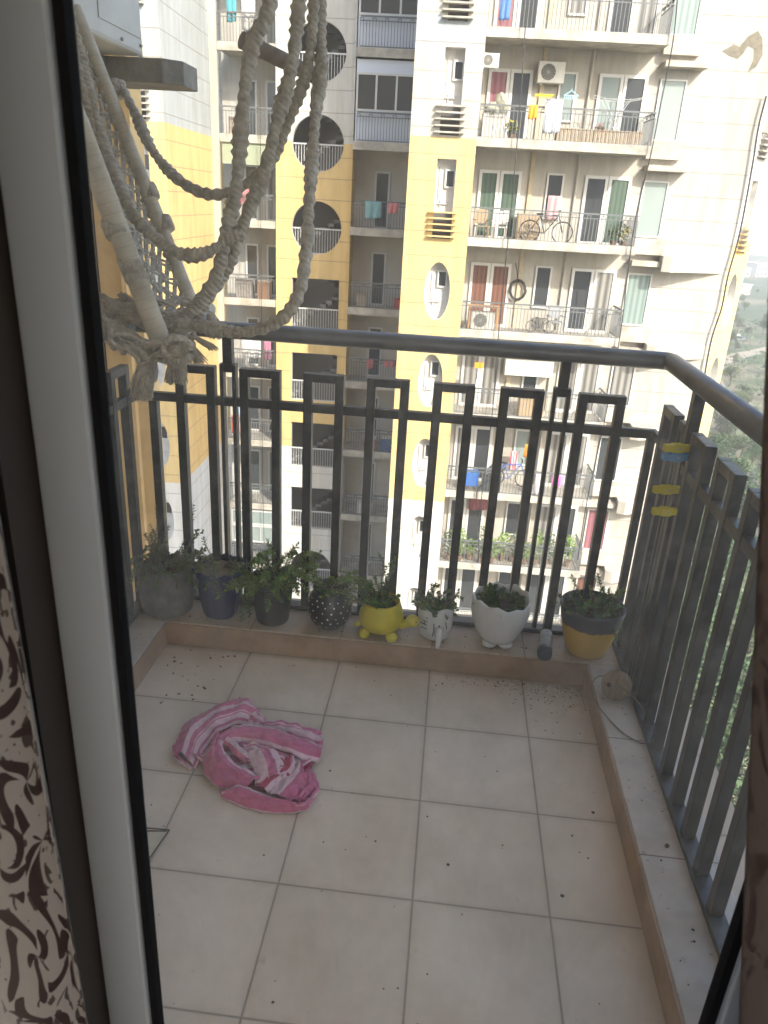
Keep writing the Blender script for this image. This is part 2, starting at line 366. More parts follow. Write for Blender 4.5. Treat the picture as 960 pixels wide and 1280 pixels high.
for k in range(-1, 9):
    z = ZF(k)
    # ---------- R
    sl_ = MB(); sl_.box(1.03, 6.6, 24.76, 26.268, z-.16, z); sl_.box(1.03, 6.6, 24.70, 24.76, z-.2, z+.07)
    b = tb(sl_, 'balcony', slabm)
    if railR0 is None:
        rm = rail_mb(1.08, 6.55, 24.80, z, 1.0); e = rail_mb(24.85, 26.2, 6.53, z, 1.0)
        for i in range(0, len(e.v)): p = e.v[i]; e.v[i] = Vector((p.y, p.x, p.z))
        rm.add(e.v, e.f); railR0 = sub(rm, 'railing', railg, b)
    else: r_ = railR0.copy(); COL.objects.link(r_); r_.parent = b; r_.location = (0, 0, z-ZF(-1))
    p1 = [curt_red, curt_red, curt_red, curt_green, curt_brown, curt_grey, curt_grey, glassd, glassd, glassd][k+1]
    framed(1.32, 2.02, 26.27, z, z+2.2, p1, 'balcony_door', 1, t=.1); framed(2.04, 2.76, 26.27, z, z+2.2, [glassd, glassd, glassd, curt_green, curt_brown, curt_grey, glassd, glassd, glassd, glassd][k+1], 'balcony_door', 1, t=.1)
    framed(3.62, 4.2, 26.27, z+.75, z+2.2, [curt_grey, curt_grey, glassg, glassd, glassd, glassd, glassg, glassd, glassd, glassd][k+1], 'window', 1, t=.06)
    framed(4.9, 5.68, 26.27, z, z+2.2, [glassd, glassd, glassg, glassd, glassd, curt_grey, curt_grey, curt_grey, glassd, glassd][k+1], 'balcony_door', 1, t=.1)
    framed(5.7, 6.46, 26.27, z, z+2.2, [glassd, curt_grey, glassd, curt_green, curt_grey, curt_grey, curt_grey, glassd, glassd, glassd][k+1], 'balcony_door', 1, t=.1)
    pp = MB(); pp.tube([(4.62, 26.2, z), (4.62, 26.2, z+2.83)], .04, 8); tb(pp, 'downpipe', W_R)
    pp = MB(); pp.box(3.02, 3.16, 26.2, 26.268, z, z+2.84); tb(pp, 'pilaster', m_('tan_pilaster', (.50, .42, .30), .9, var=.2))
    # ---------- W windows with sill blocks and ledges
    zz = ZF(k)-.86
    framed(6.86, 7.72, 26.3, zz-1.8, zz, [curt_teal, glassg, glassg, curt_teal, curt_grey, glassd, curt_red, curt_brown, glassd, glassd][k+1], 'window', 1 if k != 4 else 2, t=.05)
    s_ = MB(); s_.box(6.74, 7.9, 26.0, 26.297, zz-2.35, zz-1.83); tb(s_, 'window_sill', slabm)
    s_ = MB(); s_.box(6.8, 8.15, 25.72, 26.297, zz-2.72, zz-2.55); tb(s_, 'sunshade', ledgem)
    if k >= 1:
        s_ = MB(); s_.prism([(7.85, 26.297), (7.78, 25.55), (8.05, 25.45), (10.1, 26.297)], zz-2.95+.1, zz-2.35); tb(s_, 'wedge_ledge', W_R)
    # ---------- M
    sl_ = MB(); sl_.box(-3.33, -1.06, 28.9, 30.28, z-.16, z); sl_.box(-3.33, -1.06, 28.84, 28.9, z-.25, z+.04); b = tb(sl_, 'balcony', ledgem)
    if railM0 is None: railM0 = sub(rail_mb(-3.2, -1.1, 28.87, z, 1.0, .11), 'railing', railg, b)
    else: r_ = railM0.copy(); COL.objects.link(r_); r_.parent = b; r_.location = (0, 0, z-ZF(-1))
    if k < 2:
        framed(-3.28, -1.08, 29.02, z+1.04, z+2.28, glassd, 'enclosure_window', 3, t=.07); [tb(MB().box(-3.28, -1.08, 28.99, 29.03, a, b_), 'enclosure_panel', m_('enclosure_white', (.62, .66, .74), .5)) for a, b_ in ((z+2.28, z+2.7), (z+.02, z+1.04))]
    else: framed(-2.55, -1.95, 30.3, z, z+2.1, glassd, 'balcony_door', 1)
    # ---------- L
    sl_ = MB(); sl_.box(-8.45, -6.32, 29.3, 30.88, z-.15, z); sl_.box(-8.7, -6.32, 29.12, 29.3, z-.2, z+.1) if False else sl_.box(-8.44, -6.32, 29.22, 29.3, z-.2, z+.08); b = tb(sl_, 'balcony', slabm)
    if railL0 is None: railL0 = sub(rail_mb(-8.4, -6.38, 29.26, z, 1.0, .11), 'railing', railg, b)
    else: r_ = railL0.copy(); COL.objects.link(r_); r_.parent = b; r_.location = (0, 0, z-ZF(-1))
    if k < 7: framed(-7.9, -7.35, 30.9, z+.02, z+2.1, glassd, 'balcony_door', 1); framed(-7.0, -6.45, 30.9, z+.02, z+2.1, glassd if k % 2 else curt_grey, 'balcony_door', 1)
    else: framed(-8.4, -6.36, 29.36, z+1.1, z+1.95, glassg, 'enclosure_window', 3); framed(-8.4, -6.36, 29.36, z+1.97, z+2.7, glassg, 'enclosure_window', 1)
mb = MB()
mb.box(-10.8, 11.4, 31.2, 34, GZ, TOP); tb(mb, 'rear_block', W_C)
mb = MB(); mb.box(-10.9, 10.4, 23.8, 34.1, TOP, TOP+.3); tb(mb, 'roof', ledgem)
# peeled plaster patch high on the white end wall
mb = MB(); P = [(8.62, 6.55), (8.95, 6.75), (9.15, 6.7), (9.35, 7.0), (9.62, 7.15), (9.8, 6.95), (9.92, 6.5), (9.78, 6.15), (9.55, 6.0), (9.66, 6.35), (9.6, 6.65), (9.4, 6.72), (9.3, 6.5), (9.15, 6.35), (8.9, 6.42)]
mb.add([(x, 26.294, z) for x, z in P], [tuple(range(len(P)))]); tb(mb, 'peeled_plaster', mat('bare_plaster', (.20, .18, .14), .95, var=.3, vscale=8))
mb = MB(); P = [(8.45, -3.5), (8.5, -2.95), (8.8, -2.72), (9.35, -2.7), (9.45, -2.9), (9.4, -3.3), (9.1, -3.45), (8.8, -3.3)]
mb.add([(x, 25.9 if 0 else 26.293, z) for x, z in P], [tuple(range(len(P)))]); tb(mb, 'peeled_plaster', bpy.data.materials['bare_plaster'])
# ------------------------------------------------------------------ things on the tower's balconies
def tthing(name, label, cat, u, v, z, group=None): return thing(name, label, cat, TW(u, v, z), TA, group)
def tone(name, mb, m, label, cat, u, v, z, group=None, **k):     # single-mesh thing, mesh in local coords
    o = mb.build(name, m, None, **k); o.location = TW(u, v, z); o.rotation_euler = (0, 0, TA); return tag(o, label, cat, group)
def drape(w_, h, fold=.03, nx=10, nz=8, taper=0):
    m = MB(); vs = []
    for j in range(nz+1):
        for i in range(nx+1):
            s_, t = i/nx, j/nz; x = (s_-.5)*w_*(1-taper*(1-t))
            vs.append((x, fold*sin(s_*14+t*1.3)*(.4+t), -h*t-.02*sin(s_*5)*t))
    m.add(vs, [(j*(nx+1)+i, j*(nx+1)+i+1, (j+1)*(nx+1)+i+1, (j+1)*(nx+1)+i) for j in range(nz) for i in range(nx)]); return m
def laundry(u, v, z, w_, h, col, label, stripe=None, name='laundry_cloth', cat='laundry', taper=0):
    o = tone(name, drape(w_, h, taper=taper), cloth('cloth_'+label[:18].replace(' ', '_'), col, stripe), label, cat, u, v, z, 'laundry on the far balconies', smooth=True, fix=False)
    s_ = o.modifiers.new('s', 'SOLIDIFY'); s_.thickness = .012; return o
RV = 24.68                       # just outside the R railing
laundry(3.35, RV, ZF(1)+1.22, .55, .95, (.55, .55, .58), 'grey striped shirt hanging over the railing below the wall air conditioner', (.08, (.30, .31, .36)))
laundry(2.72, RV, ZF(1)+1.03, .28, .38, (.90, .35, .04), 'small orange cloth hung on the railing left of the striped shirt')
laundry(1.55, 24.74, ZF(0)+1.0, .32, .75, (.10, .22, .50), 'blue cloth hanging at the left of the topmost right balcony')
laundry(5.2, 24.74, ZF(5)+.95, .42, .42, (.85, .25, .62), 'bright pink cloth on the railing two balconies above the leafy one')
laundry(4.55, 24.74, ZF(5)+.95, .35, .8, (.62, .55, .62), 'pale lilac cloth hanging left of the pink cloth')
laundry(4.1, 25.3, ZF(5)+1.9, .4, .5, (.90, .33, .05), 'orange cloth drying above the blue bicycle')
laundry(3.6, 25.6, ZF(5)+1.5, .3, .8, (.65, .12, .16), 'red and white garment hanging beside the blue bicycle', (.1, (.7, .65, .62)))
laundry(-2.45, 28.75, ZF(2)+1.0, .62, .6, (.22, .40, .42), 'teal cloth on the shaded balcony beside the yellow pier')
laundry(-1.7, 28.76, ZF(2)+.98, .4, .35, (.60, .22, .22), 'faded red cloth right of the teal cloth')
laundry(-2.3, 28.76, ZF(4)+1.0, .3, .35, (.40, .15, .16), 'small red cloth on the shaded balcony just under the handrail line')
laundry(-1.5, 28.76, ZF(4)+1.0, .5, .25, (.42, .17, .18), 'wide red cloth right of the small red cloth under the handrail line')
laundry(-7.9, 29.3, ZF(0)+1.5, .35, .8, (.10, .38, .45), 'teal garment drying on the topmost left balcony')
laundry(-7.3, 29.4, ZF(0)+1.4, .5, .9, (.62, .60, .57), 'white garment drying on the topmost left balcony')
laundry(-7.4, 29.5, ZF(4)+1.5, .8, .9, (.66, .68, .72), 'white sheet drying on the left balcony behind the handrail post')
laundry(-6.7, 29.4, ZF(4)+1.4, .3, .8, (.45, .20, .30), 'plum garment drying right of the white sheet')
laundry(-8.1, 29.3, ZF(5)+1.1, .35, .8, (.60, .10, .09), 'red garment hanging at the left end of the left balcony below the white sheet')
laundry(-7.9, 29.4, ZF(5)+1.65, .5, .5, (.35, .50, .70), 'pale blue garment hanging above the red garment')
laundry(-7.5, 29.4, ZF(2)+1.2, .5, .6, (.60, .22, .25), 'red patterned cloth under the green roller blind')
laundry(3.93, 26.12, ZF(2)+1.5, .42, .75, (.62, .36, .38), 'pink flowered cloth hanging at the narrow window above the bicycle')
laundry(2.5, 26.1, ZF(6)+2.3, .8, .5, (.28, .09, .10), 'dark red cloth hanging behind the plants of the leafy balcony', name='hanging_cloth', cat='cloth')
laundry(-2.1, 28.78, ZF(5)+1.75, .3, .3, (.15, .60, .12), 'bright green cloth hanging high on the shaded lower balcony')
# roller blind
mb = MB(); mb.box(-.95, .95, -.02, .02, -.75, 0); mb.tube([(-.97, 0, .02), (.97, 0, .02)], .05, 8)
for i in range(12): mb.box(-.95, .95, -.032, -.021, -.75+i*.062, -.72+i*.062)
tone('roller_blind', mb, mat('sage_blind', (.34, .38, .28), .8), 'sage green roller blind pulled part way down on the left balcony', 'blind', -7.42, 29.33, ZF(2)+2.8)
# clothes hanger rack on the R railing
mb = MB()
for j in range(4): mb.tube([(-.28, -.1*j, 0), (.28, -.1*j, 0)], .012, 6)
for x in (-.28, 0, .28): mb.tube([(x, 0, 0), (x, -.32, 0)], .012, 6)
for i in range(10): mb.box(-.27+i*.055, -.255+i*.055, -.12, -.1, -.09, 0)
tone('hanger_rack', mb, mat('yellow_plastic', (.80, .62, .05), .5), 'yellow plastic peg hanger above the striped shirt', 'hanger', 3.0, 24.75, ZF(1)+1.3)
mb2 = MB(); mb2.tube([(-.22, 0, 0), (.22, 0, 0)], .018, 6); mb2.tube([(-.22, 0, 0), (0, 0, .14), (.22, 0, 0)], .015, 6); mb2.tube([(0, 0, .14), (0, 0, .2)], .01, 6)
for i in range(7): mb2.box(-.2+i*.062, -.18+i*.062, -.01, .01, -.1, 0)
tone('hanger_rack', mb2, mat('pale_blue_plastic', (.35, .60, .68), .5), 'pale blue peg hanger right of the striped shirt', 'hanger', 3.85, 24.8, ZF(1)+1.35)
# air conditioner outdoor units
def ac_unit(label, u, v, z, sc=1):
    t = tthing('air_conditioner', label, 'air conditioner', u, v, z, 'outdoor air conditioning units on the tower'); t.scale = (sc,)*3
    MB().box(-.42, .42, -.15, .15, 0, .6).build('casing', m_('ac_white', (.66, .65, .60), .5, var=.1), t, bevel=.015)
    g = MB()
    for r in (.06, .12, .18, .23): g.tube([(-.1+r*cos(a*pi/12), -.165, .3+r*sin(a*pi/12)) for a in range(24)], .006, 5, closed=True)
    for a in range(12): g.bar((-.1, -.165, .3), (-.1+.23*cos(a*pi/6), -.165, .3+.23*sin(a*pi/6)), .008)
    g.build('fan_grille', m_('ac_grille', (.42, .42, .40), .5), t)
    f = MB().lathe([(.235, 0), (.235, .006)], n=28); f.v = [Vector((p.x-.1, -.151-p.z, p.y+.3)) for p in f.v]; f.build('fan_opening', dark, t)
    b = MB(); b.box(-.32, -.28, -.14, .3, -.06, -.001); b.box(.28, .32, -.14, .3, -.06, -.001); b.build('bracket', m_('bracket_grey', (.4, .4, .4), .5), t); return t
ac_unit('white air conditioner with round fan mounted high on the wall above the striped shirt', 3.3, 26.05, ZF(1)+1.82)
ac_unit('air conditioner standing on the balcony floor in a wooden frame', 1.85, 25.2, ZF(3)+.05)
ac_unit('small air conditioner hung at the top left corner of the second right balcony', 1.27, 25.2, ZF(1)+2.05, .65)
t = tthing('wooden_frame', 'brown wooden frame built round the air conditioner standing on the balcony floor', 'frame', 1.85, 25.2, ZF(3))
mb = MB(); 
for x in (-.5, .5):
    for y in (-.22, .22): mb.box(x-.03, x+.03, y-.03, y+.03, 0, .8)
mb.build('legs', m_('far_wood', (.42, .24, .11), .7), t); MB().box(-.55, .55, -.25, .25, .8, .84).build('top', m_('far_wood', (.42, .24, .11), .7), t)
# bicycles
def bicycle(label, u, v, z, col, sc=1., rz=0):
    t = tthing('bicycle', label, 'bicycle', u, v, z, 'bicycles on the far balconies'); t.scale = (sc,)*3; t.rotation_euler.z += rz
    for x in (-.52, .52):
        wh = MB(); wh.tube([(x+.32*cos(a*pi/16), 0, .34+.32*sin(a*pi/16)) for a in range(32)], .02, 6, closed=True)
        wo = wh.build('wheel', m_('tyre', (.03, .03, .03), .8), t)
        s_ = MB()
        for a in range(8): s_.bar((x, 0, .34), (x+.3*cos(a*pi/4), 0, .34+.3*sin(a*pi/4)), .006)
        s_.build('spokes', m_('bracket_grey', (.4, .4, .4), .5), wo)
    f = MB(); pts = {'bb': (-.05, 0, .3), 'seat': (-.22, 0, .8), 'head': (.35, 0, .85), 'rear': (-.52, 0, .34), 'front': (.52, 0, .34)}
    for a, b in (('bb', 'seat'), ('seat', 'head'), ('bb', 'head'), ('bb', 'rear'), ('rear', 'seat'), ('head', 'front')): f.tube([pts[a], pts[b]], .018, 6)
    f.build('frame', mat('bike_paint', col, .4), t)
    h = MB(); h.tube([(.35, -.25, .98), (.38, 0, 1.0), (.35, .25, .98)], .014, 6); h.tube([(.35, 0, .85), (.37, 0, 1.0)], .014, 6); h.build('handlebar', m_('tyre', (.03, .03, .03), .8), t)
    s_ = MB(); s_.ball((-.24, 0, .86), .1, sc=(1.3, .6, .35)); s_.build('saddle', m_('tyre', (.03, .03, .03), .8), t); return t
bicycle('dark bicycle leaning along the balcony with green curtains', 3.65, 25.15, ZF(2), (.05, .05, .05), 1.05)
bicycle('blue bicycle parked on the balcony with the pink cloth', 3.5, 25.5, ZF(5)+.1, (.05, .12, .45), 1.1)
bicycle('small child bicycle on the balcony with brown curtained doors', 3.9, 25.4, ZF(3), (.10, .10, .12), .6)
# furniture on balconies
def chair(label, u, v, z, m, rz=0):
    t = tthing('chair', label, 'chair', u, v, z, 'chairs on the far balconies'); t.rotation_euler.z += rz
    MB().box(-.24, .24, -.22, .22, .4, .44).build('seat', m, t, bevel=.01)
    b = MB(); b.box(-.24, .24, .2, .24, .5, .95)
    b.build('backrest', m, t, bevel=.01)
    for x in (-.21, .21):
        for y in (-.19, .22): MB().box(x-.02, x+.02, y-.02, y+.02, 0, .4 if y < 0 else .52).build('leg', m, t)
    for x in (-.25, .25): MB().box(x-.02, x+.02, -.2, .2, .6, .63).build('armrest', m, t)
    return t
wp = mat('white_plastic', (.62, .60, .56), .5); tanm = mat('tan_weave', (.36, .27, .17), .9, var=.3, vscale=30)
chair('tan cloth covered chair at the left end of the balcony with green curtains', 1.5, 25.3, ZF(2), tanm, .2)
chair('white plastic chair beside the tan one on the balcony with green curtains', 2.1, 25.2, ZF(2), wp, -.2)
chair('grey mesh chair in front of the brown curtained balcony, right of the wire coil', 4.4, 25.4, ZF(3), mat('grey_mesh', (.30, .31, .32), .7), .1)
chair('dark chair on the balcony with the blue bicycle', 2.9, 25.2, ZF(5), mat('dark_chair', (.06, .06, .07), .6), 1.2)
# folding drying rack
t = tthing('drying_rack', 'silver folding drying rack standing on the second right balcony', 'drying rack', 5.35, 25.3, ZF(1))
mb = MB()
for y in (-.25, .25):
    mb.tube([(-.45, y, 0), (.4, y, 1.35)], .012, 6); mb.tube([(.45, y, 0), (-.4, y, 1.35)], .012, 6)
mb.build('legs', m_('chrome', (.70, .70, .70), .3, metal=.6), t)
mb = MB()
for x in (-.7, -.4, .0, .4, .8): mb.tube([(x, -.25, 1.35+.1*abs(x)), (x, .25, 1.35+.1*abs(x))], .008, 6)
for y in (-.25, .25): mb.tube([(-.75, y, 1.43), (-.4, y, 1.35), (.4, y, 1.35), (.85, y, 1.44)], .012, 6)
mb.build('hanging_rails', m_('chrome', (.70, .70, .70), .3, metal=.6), t)
def boxy(name, label, cat, u, v, z, dx, dy, dz, m, lid=None, group=None, door=0):
    t = tthing(name, label, cat, u, v, z, group)
    MB().box(-dx/2, dx/2, -dy/2, dy/2, 0, dz).build('body', m, t, bevel=.015)
    if lid is not None: MB().box(-dx/2-.015, dx/2+.015, -dy/2-.015, dy/2+.015, dz+.001, dz+.04).build('lid', lid, t, bevel=.008)
    for i in range(door):
        x0 = -dx/2+dx*i/door+.015; x1 = -dx/2+dx*(i+1)/door-.015
        d = MB().box(x0, x1, -dy/2-.02, -dy/2-.001, .03, dz-.03).build('door', m, t, bevel=.005)
        MB().box((x0+x1)/2-.02, (x0+x1)/2+.02, -dy/2-.035, -dy/2-.021, dz*.45, dz*.55).build('handle', m_('bracket_grey', (.4, .4, .4), .5), d)
    return t
tan2 = mat('tan_board', (.42, .34, .25), .8, var=.2)
boxy('low_cabinet', 'low tan slatted cabinet along the right half of the second right balcony', 'cabinet', 4.9, 25.05, ZF(1), 2.7, .35, .42, tan2, tan2, door=7)
boxy('washing_machine', 'white washing machine at the left end of the second right balcony', 'appliance', 1.55, 25.3, ZF(1), .7, .55, .75, wp, wp, door=1)
boxy('wall_cabinet', 'white four door cabinet on the balcony just below the near handrail', 'cabinet', 3.75, 25.95, ZF(4)+1.35, 1.75, .4, .6, mat('cab_white', (.78, .77, .74), .5), None, door=4)
boxy('crate', 'blue plastic crate on the balcony with the blue bicycle', 'crate', 2.0, 25.0, ZF(5)+.25, .5, .4, .5, mat('blue_plastic', (.04, .14, .45), .4), mat('blue_plastic2', (.05, .18, .5), .4))
boxy('storage_box', 'brown cardboard storage boxes on the balcony with the white wall cabinet', 'box', 3.9, 25.2, ZF(4), .9, .5, .7, mat('cardboard', (.45, .33, .20), .9, var=.2), tan2)
boxy('side_table', 'dark square table on the balcony with the blue bicycle', 'table', 2.75, 24.98, ZF(5)+.02, .7, .3, .6, mat('dark_table', (.05, .055, .06), .5), mat('dark_table2', (.06, .065, .07), .4))
boxy('cupboard', 'brown covered cupboard behind the dark bicycle', 'cupboard', 3.1, 25.85, ZF(2), .75, .4, .85, tanm, tanm, door=2)
boxy('bucket_box', 'white storage tub on the lowest visible shaded balcony', 'tub', -2.4, 29.2, ZF(6), .4, .4, .5, wp, wp)
boxy('storage_chest', 'red storage chest on the shaded balcony under the green cloth', 'chest', -2.2, 29.2, ZF(5), .5, .4, .55, mat('red_plastic', (.40, .08, .07), .5), wp)
boxy('water_drum', 'small blue drum on the shaded balcony right of the red chest', 'drum', -1.5, 29.2, ZF(5), .4, .4, .6, mat('drum_blue', (.07, .16, .36), .5), wp)
boxy('red_tub', 'red tub at the right end of the shaded balcony next to the upper oval', 'tub', -1.3, 29.1, ZF(3), .35, .35, .45, mat('tub_red', (.5, .07, .06), .5), None)
boxy('flower_box', 'brown box on the shaded balcony left of the red tub', 'box', -2.8, 29.1, ZF(3), .4, .3, .5, tan2, tan2)
boxy('laundry_basket', 'grey bundle of bags on the left balcony below the green blind', 'bags', -7.7, 29.8, ZF(3), .7, .5, .8, mat('bag_grey', (.32, .30, .29), .9, var=.4), None)
boxy('brown_box', 'brown box on the left balcony right of the grey bags', 'box', -6.9, 29.8, ZF(3), .5, .5, .7, mat('box_brown', (.30, .17, .10), .8), tan2)
boxy('shoe_rack', 'pale shoe rack on the second left balcony from the top', 'rack', -7.9, 29.9, ZF(1), .6, .4, .7, tan2, wp, door=2)
# turquoise tub, broom, coil
mb = MB().lathe([(.20, 0), (.3, .16), (.32, .17), (.29, .155), (.19, .015), (0, .015)], n=24); tone('basin', mb, mat('turquoise', (.05, .55, .48), .4), 'turquoise basin on the boxes below the white wall cabinet', 'basin', 4.0, 25.2, ZF(4)+.75, smooth=True)
t = tthing('broom', 'orange headed broom standing upside down by the left door below the near handrail', 'broom', 1.85, 25.2, ZF(4)+.3)
MB().tube([(-.1, 0, 0), (.05, 0, 1.35)], .015, 6).build('handle', wp, t); MB().prism([(-.12, -.03), (.2, -.03), (.2, .03), (-.12, .03)], 1.35, 1.55).build('head', mat('orange_plastic', (.85, .33, .04), .5), t)
mb = MB(); mb.tube([(.22*cos(a*.42)*(1+.01*a), -.02*sin(a), .28*sin(a*.42)*(1+.008*a)) for a in range(46)], .017, 6); mb.tube([(0, 0, .26), (-.12, 0, .7), (-.18, 0, .9)], .017, 6)
tone('cable_coil', mb, m_('black_cable', (.03, .03, .035), .6), 'coil of black cable hung on the wall between brown doors and narrow window', 'cable', 3.05, 26.13, ZF(3)+1.35)
# leaf plants for far balconies
leafm = [mat('leaf_dark', (.035, .075, .025), .55, var=.4, vscale=9), mat('leaf_mid', (.075, .11, .045), .5, var=.4, vscale=9), mat('leaf_far', (.16, .26, .05), .7, var=.3)]
def bushmb(n, rx, ry, rz_, ls, seed=0, core=.15):
    r = random.Random(seed); m = MB()
    for i in range(n):
        while 1:
            p = Vector((r.uniform(-1, 1), r.uniform(-1, 1), r.uniform(-1, 1)))
            if core < p.length < 1: break
        c = Vector((p.x*rx, p.y*ry, p.z*rz_+rz_)); a = Vector((r.gauss(0, 1), r.gauss(0, 1), r.gauss(0, 1))).normalized(); b = a.orthogonal().normalized(); l = ls*r.uniform(.6, 1.3)
        m.add([c-a*l, c+b*l*.42, c+a*l, c-b*l*.42], [(0, 1, 2, 3)])
    return m
rr = random.Random(3)
for i in range(12):
    u = 1.4+i*.43; t = tthing('balcony_plant', ['bushy green plant in a pot on the leafy lower balcony', 'tall thin green plant in a pot on the leafy lower balcony'][i % 2], 'plant', u, 25.05+rr.uniform(-.1, .3), ZF(6), 'plants on the leafy lower balcony')
    MB().lathe([(.09, 0), (.13, .25), (.14, .26), (.11, .24), (0, .22)], n=16).build('pot', m_('terracotta', (.20, .13, .09), .8), t)
    o = bushmb(150, .26, .22, rr.uniform(.3, .75), .075, i).build('foliage', leafm[2] if i % 3 else leafm[1], t, fix=False); o.location.z = .26
for i, (u, k, lab) in enumerate([(5.9, 2, 'green plant at the right end of the balcony with green curtains'), (6.2, 2, 'yellow flowering plant at the far right corner of the balcony with green curtains'), (2.15, 1, 'yellow and green potted plant between washing machine and striped shirt'), (4.9, 1, 'red flowering plant in front of the low tan cabinet')]):
    t = tthing('balcony_plant', lab, 'plant', u, 24.98, ZF(k))
    MB().lathe([(.09, 0), (.13, .2), (.14, .21), (.11, .19), (0, .18)], n=16).build('pot', m_('terracotta', (.20, .13, .09), .8), t)
    o = bushmb(130, .25, .15, .28 if k == 2 else .2, .06, 20+i).build('foliage', leafm[1], t, fix=False); o.location.z = .2
    if i: o2 = bushmb(40, .2, .14, .2, .05, 40+i).build('blossom', m_(['', 'yellow_flower', 'yellow_flower', 'red_flower'][i], [(0, 0, 0), (.85, .65, .02), (.7, .6, .05), (.7, .06, .06)][i], .6), t, fix=False); o2.location.z = .25
# heap of cloth and bags left end k1
mb = MB(); [mb.ball((rr.uniform(-.3, .3), rr.uniform(-.1, .1), .1+.12*i), .24-.02*i, jit=.12) for i in range(4)]
tone('cloth_heap', mb, mat('heap_grey', (.35, .34, .27), .95, var=.4, vscale=5), 'heap of grey green cloth on top of the washing machine', 'cloth heap', 1.6, 25.3, ZF(1)+.78, smooth=True)
# cables down the facade
def cable(pix, v, label, r=.018):
    pts = [TW(*atV(x, y, v)) for x, y in pix]; m = MB().tube(catmull(pts, 5), r, 6)
    o = m.build('cable', m_('black_cable', (.03, .03, .035), .6), None, org=pts[-1], smooth=True); return tag(o, label, 'cable', 'cables hanging down the tower')
cable([(661, -40), (655, 60), (650, 130), (642, 230), (632, 330), (622, 430), (615, 520), (600, 640), (598, 700)], 24.5, 'black cable hanging down past the striped shirt and both bicycles')
cable([(850, -60), (843, 40), (826, 130), (812, 200), (795, 270), (785, 340), (775, 420), (757, 520), (735, 620), (722, 700)], 24.55, 'black cable hanging along the right ends of the balconies')
cable([(325, -20), (325, 120), (326, 260), (327, 420), (328, 560), (330, 680)], 29.05, 'thin black cable hanging in front of the left balconies', .014)
cable([(958, 120), (948, 160), (940, 210), (925, 290), (910, 345), (902, 385), (888, 430), (876, 500), (870, 540), (840, 700)], 26.15, 'black drain hose running down the right edge of the white end wall', .03)
cable([(632, 585), (614, 600), (597, 612), (596, 640), (602, 650)], 24.6, 'short looping black cable under the dark square table')
# =================================================================== GROUND AND FAR LANDSCAPE
s = NB('scrub_ground'); P_ = s.n('ShaderNodeNewGeometry').outputs['Position']
c1 = s.ramp(s.noise(.02, P_, 8, .65), [(.30, (.045, .075, .03)), (.46, (.09, .11, .05)), (.56, (.20, .17, .11)), (.70, (.30, .26, .19))])
c2 = s.ramp(s.noise(.35, P_, 6, .7), [(.3, (.5, .5, .5)), (.7, (1.2, 1.2, 1.2))]); c1 = s.mix(.8, c1, c2, 'MULTIPLY'); gm = s.out(c1, .95)
mb = MB(); mb.add([(-4000, -1500, GZ), (4000, -1500, GZ), (4000, 7000, GZ), (-4000, 7000, GZ)], [(0, 1, 2, 3)]); struct(mb.build('ground', gm))
def road(name, pts, w_, z, m):
    pts = [Vector((*p, z)) for p in pts]; pts = catmull(pts, 6); L_ = []
    for i, p in enumerate(pts):
        d = (pts[min(i+1, len(pts)-1)]-pts[max(i-1, 0)]).normalized(); n = Vector((-d.y, d.x, 0)); L_ += [p+n*w_/2, p-n*w_/2]
    return struct(MB().add(L_, [(2*i, 2*i+1, 2*i+3, 2*i+2) for i in range(len(pts)-1)]).build(name, m))
road('road', [(-60, 60), (20, 75), (70, 150), (120, 260), (260, 420), (600, 620)], 7, GZ+.03, mat('asphalt', (.10, .095, .09), .9, var=.3, vscale=.3))
road('dirt_path', [(12, -20), (16, 15), (24, 40), (60, 110), (75, 220), (180, 330)], 5, GZ+.02, mat('dirt', (.33, .28, .21), .95, var=.4, vscale=.4))
road('pavement', [(9.5, -10), (12.5, 10), (14.5, 24), (15, 60)], 2.2, GZ+.05, mat('pavement_slabs', (.36, .35, .33), .9, var=.4, vscale=1.2))
# trees
def branchmesh(h, seed):
    r = random.Random(seed); m = MB(); m.tube([(0, 0, 0), (.05*h*r.uniform(-.5, .5), 0, h*.25), (.04*h, .03*h, h*.55)], [h*.035, h*.026, h*.012], 7)
    for i in range(6):
        a = i*1.05+r.random(); m.tube([(.02*h, 0, h*(.25+.04*i)), (cos(a)*h*.16, sin(a)*h*.16, h*(.42+.05*i)), (cos(a)*h*.26, sin(a)*h*.26, h*(.55+.04*i))], [h*.014, h*.008, h*.004], 5)
    return m
def crownmesh(h, seed, n=1500):
    r = random.Random(seed); m = MB(); cl = []
    for i in range(16):
        a = r.uniform(0, 6.28); q_ = r.uniform(.05, .30); cl.append((Vector((cos(a)*q_*h, sin(a)*q_*h, h*r.uniform(.42, .95-.4*q_))), h*r.uniform(.09, .17)))
    for i in range(n):
        c, rad = cl[i % 16]; d = Vector((r.gauss(0, 1), r.gauss(0, 1), r.gauss(0, .8))).normalized()*rad*r.uniform(.55, 1.1); p = c+d
        a = Vector((r.gauss(0, 1), r.gauss(0, 1), r.gauss(0, 1))).normalized(); b = a.orthogonal().normalized(); l = h*.026*r.uniform(.6, 1.4)
        m.add([p-a*l, p+b*l*.6, p+a*l, p-b*l*.6], [(0, 1, 2, 3)])
    return m
barkm = mat('bark', (.12, .09, .06), .9); crm = [mat('crown_green', (.045, .09, .025), .7, var=.4, vscale=.5), mat('crown_olive', (.09, .12, .04), .7, var=.4, vscale=.5), mat('crown_dusty', (.12, .14, .07), .8, var=.3, vscale=.5)]
protos = []
KL = ['dark green leafy tree on the ground below, seen through the right railing', 'olive green leafy tree on the ground below, seen past the right railing', 'dusty pale green tree on the scrubland beyond the tower']
spots = []
